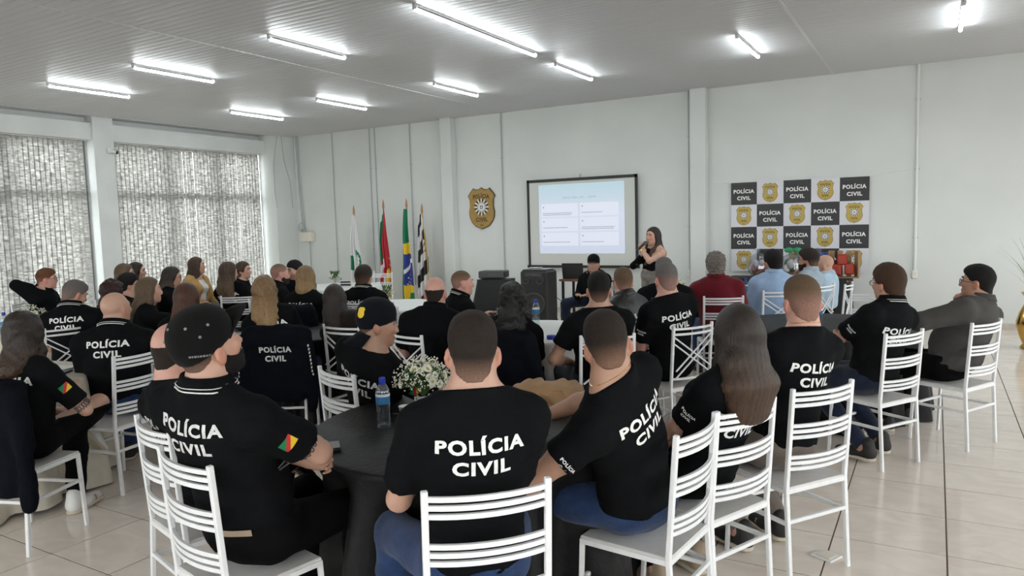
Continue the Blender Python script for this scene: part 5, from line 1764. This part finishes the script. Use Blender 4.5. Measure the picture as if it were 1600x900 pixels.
# floor socket cover
t = tag(empty('floor_socket', (-.44, 3.80, 0), math.radians(-25)), 'white floor socket cover at a tile corner in front of the chairs', 'socket')
link('cover', box_me('cover', (0, 0, .005), (.115, .105, .010), bevel=.004), M_WPL, t); link('inset', box_me('inset', (0, 0, .0115), (.075, .07, .003), bevel=.001), M_CREAM, t)

# gifts on the long table
M_CELLO = clear_mat('cellophane', (.86, .86, .90), .35, .12)
M_PINK = mat('pink_wrap', (.42, .22, .22), .5); M_BLUEB = mat('blue_box', (.02, .07, .45), .4); M_GREENB = mat('green_bow', (.02, .30, .13), .45); M_CRATE = mat('crate_wood', (.33, .20, .10), .6, var=.2, vscale=12); M_REDC = mat('red_wrap', (.36, .04, .02), .5)
def gift_basket(x, y, label, R, fill, seed, bow=None):
    t = tag(empty('gift_basket', (x, y, .76)), label, 'gift basket', 'gift baskets on the long black table')
    rg = random.Random(seed)
    wobf = lambda a, j: 1 + .05 * math.sin(a * 7 + j * 1.3 + seed) + .04 * math.sin(a * 11 - j)
    link('cellophane', lathe_me('cellophane', [(R * .45, .01), (R * .62, .04), (R, .14), (R * .98, .24), (R * .6, .33), (R * .14, .38), (R * .30, .45)], 28, capt=False, wob=wobf), M_CELLO, t)
    link('basket', lathe_me('basket', [(R * .42, 0.004), (R * .55, .09), (R * .58, .10), (R * .5, .095), (R * .38, .02)], 20, capt=False), M_CRATE, t)
    for k in range(7):
        a = k * .9; bm = bmesh.new(); bmesh.ops.create_icosphere(bm, subdivisions=2, radius=R * .27)
        for v in bm.verts: v.co.z *= 1.35
        link('treat', bm_mesh('treat', bm, True), fill[k % len(fill)], t, loc=(math.cos(a) * R * .38, math.sin(a) * R * .38, .14 + .07 * (k % 2)))
    if bow:
        for s in (-1, 1):
            bm = bmesh.new(); bmesh.ops.create_icosphere(bm, subdivisions=2, radius=.07)
            for v in bm.verts: v.co = Vector((v.co.x * 1.0, v.co.y * .35, v.co.z * .6)) + Vector((s * .06, 0, .42))
            link('bow_loop', bm_mesh('bow_loop', bm, True), bow, t)
gift_basket(-2.38, 11.72, 'cellophane wrapped pinkish gift basket at the left end of the gift table', .17, [M_PINK, M_SILVER], 1)
gift_basket(-1.86, 11.66, 'cellophane basket with green bow on the gift table', .22, [M_LEAF, M_STARW, M_SILVER], 2, M_GREENB)
gift_basket(-1.50, 11.68, 'clear wrapped gift basket in front of the blue box', .155, [M_STARW, M_PETALC, M_BLKPL], 3)
t = tag(empty('gift_box', (-1.62, 11.95, .76)), 'bright blue gift box standing upright on the gift table', 'box')
link('box_body', box_me('box_body', (0, 0, .19), (.40, .08, .36), bevel=.006), M_BLUEB, t)
t = tag(empty('wooden_crate', (-1.17, 11.80, .76)), 'upright wooden crate with red packages at the right end of the gift table', 'crate')
for x in (-.17, -.06, .06, .17): link('slat', box_me('slat', (x, .09, .2), (.07, .012, .40)), M_CRATE, t)
for x in (-.2, .2): link('side', box_me('side', (x, 0, .2), (.014, .19, .40)), M_CRATE, t)
link('crate_base', box_me('crate_base', (0, 0, .008), (.41, .19, .014)), M_CRATE, t)
for x, z in ((-.1, .12), (.08, .13), (-.02, .27)): link('package', box_me('package', (x, -.01, z), (.14, .1, .16), bevel=.02), M_REDC, t)

# gold floor vase with grass
t = tag(empty('floor_vase', (1.03, 10.78, 0)), 'tall shiny gold floor vase with green grass at the right edge', 'vase')
M_GOLDV = mat('polished_gold', (.62, .38, .10), .16, metal=1, bump=.15, bscale=6)
link('vase_body', lathe_me('vase_body', [(.10, 0), (.115, .015), (.10, .04), (.085, .06), (.12, .14), (.155, .26), (.16, .33), (.13, .44), (.085, .54), (.07, .60), (.085, .65), (.12, .69), (.112, .69), (.06, .60)], 36, capt=False), M_GOLDV, t)
M_GRASS = mat('vase_grass', (.06, .17, .03), .6)
rg = random.Random(4)
for k in range(46):
    a = rg.uniform(0, 6.28); sp = rg.uniform(.05, .42); hh = rg.uniform(.5, .95)
    bm = bmesh.new(); d = Vector((math.cos(a), math.sin(a), 0)); w = Vector((-d.y, d.x, 0)) * .006
    row = []
    for i in range(6):
        q = i / 5; p = d * (.03 + sp * q * q) + Vector((0, 0, .6 + hh * q - .12 * q * q))
        ww = w * (1 - q * .9); row.append((bm.verts.new(p - ww), bm.verts.new(p + ww)))
    for a1, b1 in zip(row[:-1], row[1:]): bm.faces.new((a1[0], a1[1], b1[1], b1[0]))
    link('blade', bm_mesh('blade', bm, True), M_GRASS, t)

# name sign on the far corner table
t = tag(empty('table_sign', (-8.15, 8.72, ZT), math.radians(20)), 'small white table sign with dark print on the far corner table', 'sign')
link('card', box_me('card', (0, 0, .06), (.22, .006, .11)), M_WPL, t); link('print_block', box_me('print_block', (0, -.004, .09), (.17, .002, .025)), M_BLKPL, t); link('print_block', box_me('print_block', (0, -.004, .045), (.17, .002, .03)), M_DPL, t)

# ------------------------------------------------------------------ jackets hung on chair backs
def hung_jacket(x, y, az, label, text=None, m=M_NAVY, h=.014, hood=True, low=.36, sl=.30, wid=.22, dash=False):
    """x, y, az are the chair's own place"""
    t = tag(empty('hooded_jacket', (x, y, 0), math.radians(az)), label, 'jacket', 'jackets hung on chair backs')
    P = [(rbox((0, -.232, (.93 + low) / 2), (wid, .052, (.95 - low) / 2), .045), 0), (rbox((0, -.205, .875), (wid + .01, .075, .075), .05), .05)]
    if hood: P += [(ell((0, -.262, .862), (.15, .045, .075)), .04), (cone((-.13, -.27, .90), (.13, -.27, .90), .03, .03), .03)]
    for s in (-1, 1):
        P += [(cone((s * wid * .93, -.245, .88), (s * (wid + .04), -.25, .62), .055, .05), .04), (cone((s * (wid + .04), -.25, .62), (s * (wid + .03), -.24, sl), .05, .04), .03)]
    sd = x * 5 + y
    f = lambda p: union(P, p) - .012 * wob(p * np.array([1, 1, .35], F32), 26., sd) - .004 * wob(p, 55., sd)
    lo, hi = bounds(P)
    me = mesh_sdf('jacket_body', f, lo, hi, h)
    o = link('jacket_body', me, m, t)
    bv = BVHTree.FromPolygons([tuple(v) for v in verts_of(me)], [tuple(p.vertices) for p in me.polygons])
    for s, w_, cap_, z, px in (text or ()):
        V, T = heavy_text(s, w_, cap_); V, T = refine(V, T, .025)
        decal('lettering', V, T, (px, -.3, z), (1, 0, 0), (0, 0, 1), bv, M_PRINT_OLD, o, .004, .3)
    if dash:
        for s in (-1, 1):
            for k in range(9):
                z = .80 - k * .028
                V = np.array([(-.005, -.009), (.005, -.009), (.005, .009), (-.005, .009)]); decal('sleeve_print', V, np.array([(0, 1, 2), (0, 2, 3)]), (s * (wid + .035 + .004 * k), -.3, z), (1, 0, 0), (0, 0, 1), bv, M_PRINT_OLD, o, .004, .3)
    return t
LADDER, CROSS = 'ladder', 'cross'
LOOK = (-4.3, 10.3)
POLO, TEE = ('polo', M_BLACK), ('tee', M_BLACK)
S = {}
def add(n, label, chair_label, kind=LADDER, **k): S[n] = (label, chair_label, kind, k)
add(1, 'man with dark cropped hair and black police shirt seated nearest the camera, back turned', 'white ladder-back chair in the centre foreground under the nearest man', haz=33, w=.98, neck=1.16, arms=('table', ((.13, .31, .80), (-.1, -.6, -1))), legs='wide', hair=('short', 'dark', dict(fade=.75, fz=-.02)), skin='fair')
add(2, 'bearded man in black cap and polo with crossed arms at the left foreground', 'white ladder-back chair at the bottom left under the man in the cap', haz=-6, hp=20, hs=1.06, tz=-.045, w=1.12, neck=1.08, arms=(((.17, .17, .80), (-1, .3, -.4), (1, .15, .05), (0, -1, 0), .7), ((.09, .20, .87), (1, .2, -.45), (-1, .25, -.1), (0, -1, 0), .8)), hair=('buzz', 'black', dict(fade=.5)), skin='fair', top=POLO, trim=True, low=M_BLKP, beard='black', patch=((1, 'flag'),), tattoo=(1, .66, .80), extra='belt_patch', old=True, sleeve=.66, hem=.64, belly=.03, face=True,
    cap=dict(mat=M_CAP, eyelets=((2.5, .75), (2.15, .45), (1.75, .7), (3.2, .75), (3.5, .4)), strap=2.35, strapz=.015, up=.045))
add(3, 'balding man in black police shirt half hidden behind the man in the cap', 'white ladder-back chair left of the chair under the man in the cap', haz=12, arms=('lap', 'lap'), hair=('ring', 'dark', {}), skin='pink', low=M_BLKP, legs={-1: ((-.13, .45, .53), (-.12, .42, .09)), 1: ((.08, .46, .68), (-.24, .62, .47))}, old=True)
add(4, 'man wearing a backwards navy cap with gold badge, elbow on the black table', 'white ladder-back chair left of the water bottle under the man with backwards cap', haz=-42, hp=-6, w=1.0, arms=('table', ((.33, .32, .80), (.9, -.3, -.6))), hair=('buzz', 'black', dict(fade=.6)), skin='olive', low=M_DARKJ, patch=((1, 'flag'),), cap=dict(mat=M_CAPN, back=True, badge=2.65), stub=.1, face=True, old=True)
add(5, 'man in black police shirt and jeans leaning over the foreground table, bare elbow out', 'white ladder-back chair seen from its side under the leaning man in jeans', haz=26, hr=-10, hp=-6, w=1.06, neck=1.14, arms=(((-.37, .34, .84), (-.8, -.2, -.7)), ((.02, .56, .80), (.8, .2, -.6))), legs='sit', hair=('short', 'dark', dict(fade=.85, fz=-.005)), skin='tan', patch=((-1, 't'),), tz=-.01, sleeve=.46)
add(6, 'woman with very long straight brown hair in black police shirt at right foreground', 'white ladder-back chair under the woman with very long brown hair', haz=38, sex='f', arms=('lap', 'lap'), legs='under', hair=('long', 'dark', dict(len=.29, wide=2.0, flare=1.45, vol=.012, tips='brown')), skin='fair', low=M_BLKP, shoes=M_SHOET, patch=((-1, 't'),), tz=.05)
add(7, 'man with faded light brown hair and gold chain in black police shirt', 'white ladder-back chair standing clear beside the floor socket', haz=32, arms=('lap', 'lap'), legs='under', hair=('short', 'fairbrown', dict(fade=.8, fz=.055)), skin='pink', low=M_KHAKI, neck=1.08, tz=.02)
add(8, 'man with glasses and thick brown hair in black polo with crossed arms', 'white ladder-back chair over dark trainers under the man with glasses and polo', haz=52, arms=('cross', 'cross'), legs='back', hair=('thick', 'brown', {}), skin='fair', top=POLO, trim=True, glasses=True, low=M_DARKJ, w=1.04, tz=.03, patch=((-1, 't'),))
add(9, 'man in charcoal long sleeved shirt and glasses resting his chin on a hand', 'white ladder-back chair at the far right under the man in charcoal shirt', haz=72, hp=4, w=1.16, belly=.05, arms=(((-.30, .28, .92), (-1, -.1, -.3)), 'chin'), hair=('short', 'black', {}), skin='tan', top=('long', M_GREY), low=M_BLKP, glasses=True, text=False)
add(10, 'man with curly grey hair in a maroon polo shirt, back turned', 'white ladder-back chair under the man in the maroon shirt', haz=18, w=1.1, arms=('table', 'table'), hair=('curly', 'grey', {}), skin='fair', top=('polo', M_MAROON), text=False)
add(11, 'man with black hair in light blue long sleeved shirt left of the gift baskets', 'white cross-back chair under the man in the light blue shirt', CROSS, haz=46, w=1.05, arms=('lap', 'lap'), hair=('thick', 'black', {}), skin='tan', top=('long', M_SKY), text=False, stub=.4, low=M_DARKJ)
add(12, 'bearded man with glasses in greyish blue shirt in profile before the banner', 'white cross-back chair under the bearded man in greyish blue shirt', CROSS, haz=84, arms=('lap', 'chin'), hair=('thick', 'dark', dict(fade=.5, fz=.0)), skin='tan', top=('long', M_SLATE), beard='dark', glasses=True, text=False, low=M_BLKP)
add(13, 'bald man in pale blue shirt at the right end of the banner', 'white cross-back chair seen edge-on under the bald man in pale blue', CROSS, haz=84, w=1.08, arms=('lap', 'lap'), hair=('bald', 'dark', {}), skin='fair', top=('long', M_PALE), text=False, low=M_BLKP, face=True, stub=.25)
add(14, 'man with black hair in black shirt, bare left arm beside the white middle table', 'white cross-back chair under the black haired man at the white table', CROSS, haz=26, arms=(((-.20, .15, .68), (-.7, -.4, -.5)), 'lap'), hair=('short', 'black', dict(fade=.6, fz=-.01)), skin='tan', low=M_DARKJ, tz=.06, sleeve=.58)
add(15, 'man with fair cropped hair in a black leather police jacket', 'white cross-back chair under the man in the leather jacket', CROSS, haz=36, arms=('lap', 'lap'), hair=('short', 'fairbrown', dict(fade=.7, fz=.02)), skin='pink', top=('jacket', M_LEATHER), low=M_DARKJ, old=True, tz=.02)
add(16, 'man with greying faded hair in black police shirt behind a cross-back chair', 'white cross-back chair in the middle, right of the foreground table', CROSS, haz=40, w=1.04, neck=1.08, arms=('lap', 'lap'), hair=('short', 'salt', dict(fade=.7, fz=.04)), skin='pink', low=M_BLKP, patch=((-1, 't'),))
add(17, 'man in black police shirt mostly hidden behind the man with greying hair', 'white ladder-back chair under the hidden man left of the maroon shirt', haz=30, arms=('table', 'table'), hair=('short', 'salt', dict(fade=.5)), skin='fair', w=1.05)
add(18, 'man in black cap and jacket seated facing the audience beside the laptop', 'white ladder-back chair under the man in cap facing the audience', haz=194, hp=5, arms=('lap', 'lap'), legs='wide', hair=('short', 'black', dict(fade=.4)), skin='fair', top=('jacket', M_BLACK), low=M_DARKJ, text=False, face=True, stub=.12, cap=dict(mat=M_CAP))
add(20, 'balding man with dark hair ring in plain black polo, back turned', 'white cross-back chair left of the balding man in plain polo', CROSS, haz=20, w=1.06, arms=('table', 'table'), hair=('ring', 'dark', {}), skin='pink', top=POLO, text=False, tw=14, low=M_DARKJ)
add(21, 'man with shaved hair in profile wearing black polo with lanyard', 'white ladder-back chair under the man in profile with lanyard', haz=-38, arms=('table', 'lap'), hair=('buzz', 'fairbrown', dict(fade=.8, fz=.07)), skin='pink', top=POLO, trim=True, text=False, face=True)
add(22, 'woman with long curly black hair in black police shirt', 'white chair under a black jacket and the woman with curly black hair', haz=30, sex='f', arms=('table', 'lap'), hair=('long', 'black', dict(len=.32, wide=1.5, curl=.011, vol=.012, flare=1.2)), skin='tan', low=M_BLKP, tz=.09)
add(23, 'man with dark side-combed hair in black police polo before the white table', 'white ladder-back chair under the man before the flags', haz=14, w=1.08, arms=('table', 'table'), hair=('thick', 'dark', dict(fade=.3, thin=.35)), skin='tan', top=POLO, trim=True)
add(24, 'woman with straight dark brown hair in black hooded top', 'white cross-back chair left of the man with backwards cap', CROSS, haz=30, sex='f', arms=('table', 'lap'), hair=('long', 'dark', dict(len=.28, wide=1.45)), skin='tan', top=('tee', cloth_mat('brownish_black_cotton', (.016, .012, .010))), text=False, low=M_BLKP)
add(25, 'woman with blond shoulder length bob in black police shirt', 'white ladder-back chair under the woman with the blond bob', haz=26, sex='f', arms=('lap', 'lap'), hair=('long', 'honey', dict(len=.17, wide=1.25, tips='blond', tip0=-.1, vol=.012, flare=1.1)), skin='fair', w=1.05)
add(26, 'bearded man with shaved head in black polo turned to his neighbour', 'white ladder-back chair under the bearded man with shaved head', haz=-26, arms=('lap', 'lap'), hair=('buzz', 'fairbrown', dict(fade=.9, fz=.1)), skin='pink', top=POLO, text=False, beard='dark', face=True)
add(27, 'man with black hair bowing towards the bearded man', 'white ladder-back chair under the bowing black haired man', haz=-195, hp=-12, arms=('lap', 'lap'), hair=('thick', 'black', {}), skin='fair', text=False, face=True, stub=.4)
add(28, 'woman with wavy blond-tipped hair in black police shirt left of centre', 'white chair covered by the hooded jacket with police lettering', haz=40, sex='f', arms=('lap', 'lap'), hair=('long', 'honey', dict(len=.28, wide=1.5, tips='blond', curl=.006, vol=.012, flare=1.15)), skin='fair', tz=.02)
add(29, 'woman with long wavy brown hair in profile wearing black police shirt', 'white ladder-back chair under the woman in profile before the right blind', haz=-6, sex='f', arms=('lap', 'lap'), hair=('long', 'brown', dict(len=.32, wide=1.6, tips='fairbrown', flare=1.3, vol=.012)), skin='fair', face=True)
add(30, 'woman with pinned up hair looking right beside the wavy haired woman', 'white ladder-back chair under the woman with pinned up hair', haz=-66, sex='f', arms=('lap', 'lap'), hair=('long', 'brown', dict(len=.12, wide=1.0, tips='honey', locks=0)), skin='fair', text=False, face=True)
add(31, 'woman with long brown hair in camel cardigan over a white top', 'white ladder-back chair under the woman in the camel cardigan', haz=-34, hp=3, sex='f', arms=('lap', 'lap'), hair=('long', 'brown', dict(len=.40, wide=1.3, lockfwd=.05)), skin='fair', top=('open', M_TANJ), text=False, face=True)
add(32, 'woman with glasses and long fair brown hair looking down to the right', 'white ladder-back chair under the woman with glasses near the blind', haz=-36, hp=-10, sex='f', arms=('table', 'table'), hair=('long', 'dark', dict(len=.42, wide=1.3, tips='fairbrown')), skin='fair', top=POLO, trim=True, text=False, glasses=True, face=True)
add(33, 'woman with long straight chestnut hair, back turned, left of the capped man', 'white ladder-back chair under the chestnut haired woman', haz=38, sex='f', arms=('lap', 'lap'), hair=('long', 'chestnut', dict(len=.35, wide=1.45, vol=.010)), skin='fair', text=False)
add(34, 'woman with long ash brown hair and a raised hand in profile', 'white ladder-back chair under the woman with the raised hand', haz=-28, sex='f', arms=('lap', ((.10, .40, 1.06), (.5, .2, -1), (-.3, .1, 1), (-.3, -1, 0), 1.0)), hair=('long', 'fairbrown', dict(len=.34, wide=1.4, tips='brown')), skin='pale', text=False, face=True)
add(35, 'person with curly dark auburn hair behind the bald man', 'white ladder-back chair under the person with auburn curls', haz=14, sex='f', w=1.05, arms=('table', ((.30, .25, .85), (1, -.2, -.2))), hair=('long', 'auburn', dict(len=.38, wide=1.25, curl=.010, vol=.016)), skin='fair', text=False)
add(36, 'person with dark hair and glasses behind the auburn curls', 'white ladder-back chair under the dark haired person with glasses at left', haz=-22, arms=('lap', 'lap'), hair=('thick', 'black', {}), skin='fair', text=False, glasses=True, face=True)
add(37, 'woman with brown hair in profile below the column between the windows', 'white ladder-back chair under the woman below the window column', haz=-34, sex='f', arms=('lap', 'lap'), hair=('long', 'fairbrown', dict(len=.34, wide=1.3)), skin='fair', text=False, face=True)
add(38, 'woman with dark hair in profile partly hidden beyond the brown haired woman', 'white ladder-back chair of the partly hidden woman by the window column', haz=-38, sex='f', arms=('lap', 'lap'), hair=('long', 'dark', dict(len=.30, wide=1.2)), skin='fair', text=False, face=True)
add(39, 'stout bald man in black police polo sitting sideways at the ivory table', 'white ladder-back chair with the stout bald man sideways on it', haz=14, hp=6, w=1.16, belly=.05, neck=1.12, arms=('lap', 'cross'), hair=('bald', 'dark', {}), skin='fair', top=POLO, trim=True, stub=.2, tz=-.035)
add(40, 'man with thin grey hair looking down, in black police polo', 'white cross-back chair under the grey haired man looking down', CROSS, haz=2, hp=-20, w=1.1, arms=('table', 'table'), hair=('short', 'salt', dict(fade=.4, thin=.6)), skin='fair', top=POLO, trim=True, low=M_DARKJ, tz=-.04)
add(41, 'man with short ginger hair and glasses holding his neck near the left window', 'white ladder-back chair under the ginger haired man', haz=-30, arms=('table', ((.10, .045, 1.07), (.6, -.8, -.15), (-.3, .1, .95), (-1, .1, 0), .6)), hair=('short', 'ginger', dict(fade=.6, fz=.02)), skin='pink', top=('long', M_BLACK), text=False, glasses=True, face=True)
add(42, 'woman with long dark wavy hair and tattooed arm sitting at the left edge', 'white chair at the left edge with a black jacket over its back', haz=40, sex='f', w=1.03, arms=('lap', ((.13, .26, .80), (.9, -.4, -.7))), legs={-1: ((-.06, .44, .55), (-.03, .37, .09)), 1: ((.10, .46, .66), (-.20, .66, .46))}, hair=('long', 'dark', dict(len=.215, wide=1.3, tips='brown', curl=.007, vol=.010)), skin='fair', low=M_BLKP, shoes=M_SHOEW, patch=((1, 'flag'),), tattoo=(1, .80, .95), tz=-.02)
CHAIR_AT = {39: ((-4.80, 2.86), 100), 40: ((-6.72, 3.52), 84), 13: ((-1.06, 9.08), 84)}
PEOPLE = {}
for n, (label, cl, kind, k) in S.items():
    pel, az, hd, ch, caz = POS[n]
    k = dict(k)
    d = (Vector(hd) - Vector((0, 0, EYE))).dot(fwd)
    k.setdefault('h', .0093 if d < 3.3 else .0118 if d < 5.6 else .0145 if d < 7.6 else .017)
    PEOPLE[n] = person(label, pel, az, hd, **k)
    (cx, cy), ca = (ch, caz)
    if n in CHAIR_AT: (cx, cy), ca = CHAIR_AT[n]
    chair(cx, cy, ca, cl, kind)

# the presenter
pel, az, hd, *_ = POS[19]
root, J = person('woman in black one-shoulder top speaking into a microphone beside the screen', pel, az, hd, haz=158, hp=2, sex='f',
    arms=(((.0, .185, 1.30), (-.9, .1, -.7), (.35, .1, .9), (.6, -.6, 0), 1.25), ((.0, .20, 1.215), (.9, .0, -.7), (-.2, .1, 1), (-.6, -.6, 0), 1.25)),
    legs='stand', hair=('long', 'dark', dict(len=.42, wide=1.3, tips='brown', lockfwd=.10)), skin='fair', top=('oneshoulder', M_BLACK), low=M_SKIRT, text=False, face=True, h=.010)
PEOPLE[19] = (root, J)
def in_world(r, p): return Matrix.Translation(r.location) @ Matrix.Rotation(r.rotation_euler.z, 4, 'Z') @ Vector([float(c) for c in p])
mo = J['Hc'] + J['Rh'] @ vec(0, .125, -.066)
wr = (J['W'][-1] + J['Hd'][-1] * .09 + J['W'][1] + J['Hd'][1] * .09) / 2
t = tag(empty('microphone', in_world(root, mo)), 'handheld microphone held at the mouth of the standing woman', 'microphone')
m_w, w_w = in_world(root, mo), in_world(root, wr)
dirv = (w_w - m_w).normalized()
link('grille', tube_me('grille', [dirv * a for a in (-.005, .012, .035, .052)], [.014, .024, .026, .02], 12), mat('mic_grille', (.10, .10, .10), .35, metal=.8, bump=.6, bscale=400), t)
link('mic_body', tube_me('mic_body', [dirv * .05, dirv * .19], [.019, .013], 12), M_BLKPL, t)
def band(r, J, side, frac, m, nm, rad=.006, big=None, src='body'):
    """watch or bracelet round a forearm"""
    me = [c for c in r.children if c.name.startswith(src)][0].data
    bv = BVHTree.FromPolygons([tuple(v) for v in verts_of(me)], [tuple(p.vertices) for p in me.polygons])
    a, e = J['E'][side], J['W'][side]; c = a + (e - a) * frac
    pts = ring_pts(bv, c, e - a, 20, reach=.08)
    if not pts or max((p - Vector([float(q) for q in c])).length for p in pts) > .07: return
    o = link(nm, tube_me(nm, pts, rad, 6, True), m, r)
    if big:
        q = max(pts, key=lambda p: p.x * big[0] + p.y * big[1] + p.z * big[2])
        link('watch_face', lathe_me('watch_face', [(.017, -.005), (.017, .005), (.014, .007)], 16), m, o, loc=q)
band(root, J, -1, .93, M_GOLD, 'wristwatch', .007, (0, 1, 0))
band(root, J, 1, .95, M_METAL, 'bracelet', .004)

# neck chain of the man with the faded hair, lanyard of the man in profile
r7, J7 = PEOPLE[7]
def necklace(r, J, m, rad, drop, nm, src='body', up_=.05, tilt=.30):
    me = [c for c in r.children if c.name.startswith(src)][0].data
    bv = BVHTree.FromPolygons([tuple(v) for v in verts_of(me)], [tuple(p.vertices) for p in me.polygons])
    pts = ring_pts(bv, J['N'] + J['up'] * up_, unit(J['up'] + J['Y'] * tilt), 36, reach=.16)
    if pts: link(nm, tube_me(nm, pts, rad, 6, True), m, r)
necklace(r7, J7, M_GOLD, .0022, 0, 'neck_chain', up_=.056)
r5, J5 = PEOPLE[5]
necklace(r5, J5, M_GOLD, .0018, 0, 'neck_chain', up_=.056)
r21, J21 = PEOPLE[21]
N_, X_, Y_, U_ = J21['N'], J21['X'], J21['Y'], J21['up']
bm = bmesh.new(); tube_pts(bm, [Vector(list(map(float, p))) for p in (N_ + U_ * .06 - Y_ * .07, N_ + U_ * .045 + X_ * .075, N_ + Y_ * .10 + X_ * .05 - U_ * .03, N_ + Y_ * .15 - U_ * .22)], .004, 5)
link('lanyard', bm_mesh('lanyard', bm, True), M_SILVER, r21)

# jackets on chair backs
hung_jacket(*POS[28][3], POS[28][4], 'black hooded jacket with white police lettering hung on a chair, left of centre', (('POLÍCIA', .25, .045, .775, 0), ('CIVIL', .165, .045, .705, 0)), dash=True)
hung_jacket(*POS[22][3], POS[22][4], 'black jacket hung behind the woman with curly black hair', hood=False)
hung_jacket(*POS[42][3], POS[42][4], 'black jacket with a hanging sleeve on the chair at the left edge', hood=False, low=.34, sl=.30)
hung_jacket(*POS[25][3], POS[25][4], 'black hooded jacket on the chair of the woman with the blond bob', (('POLÍCIA', .25, .045, .80, 0),), h=.018)
# empty chairs
for x, y, a, l, kd in ((-.58, 7.74, 168, 'empty white ladder-back chair beyond the black table at the right', LADDER), (-8.15, 9.50, 205, 'empty white chair behind the far corner table, nearer the flags', LADDER), (-8.95, 9.90, 170, 'empty white chair behind the far corner table, nearer the window', CROSS),
                       (-4.30, 5.42, -80, 'empty white chair left of the white middle table', LADDER)):
    chair(x, y, a, l, kd)
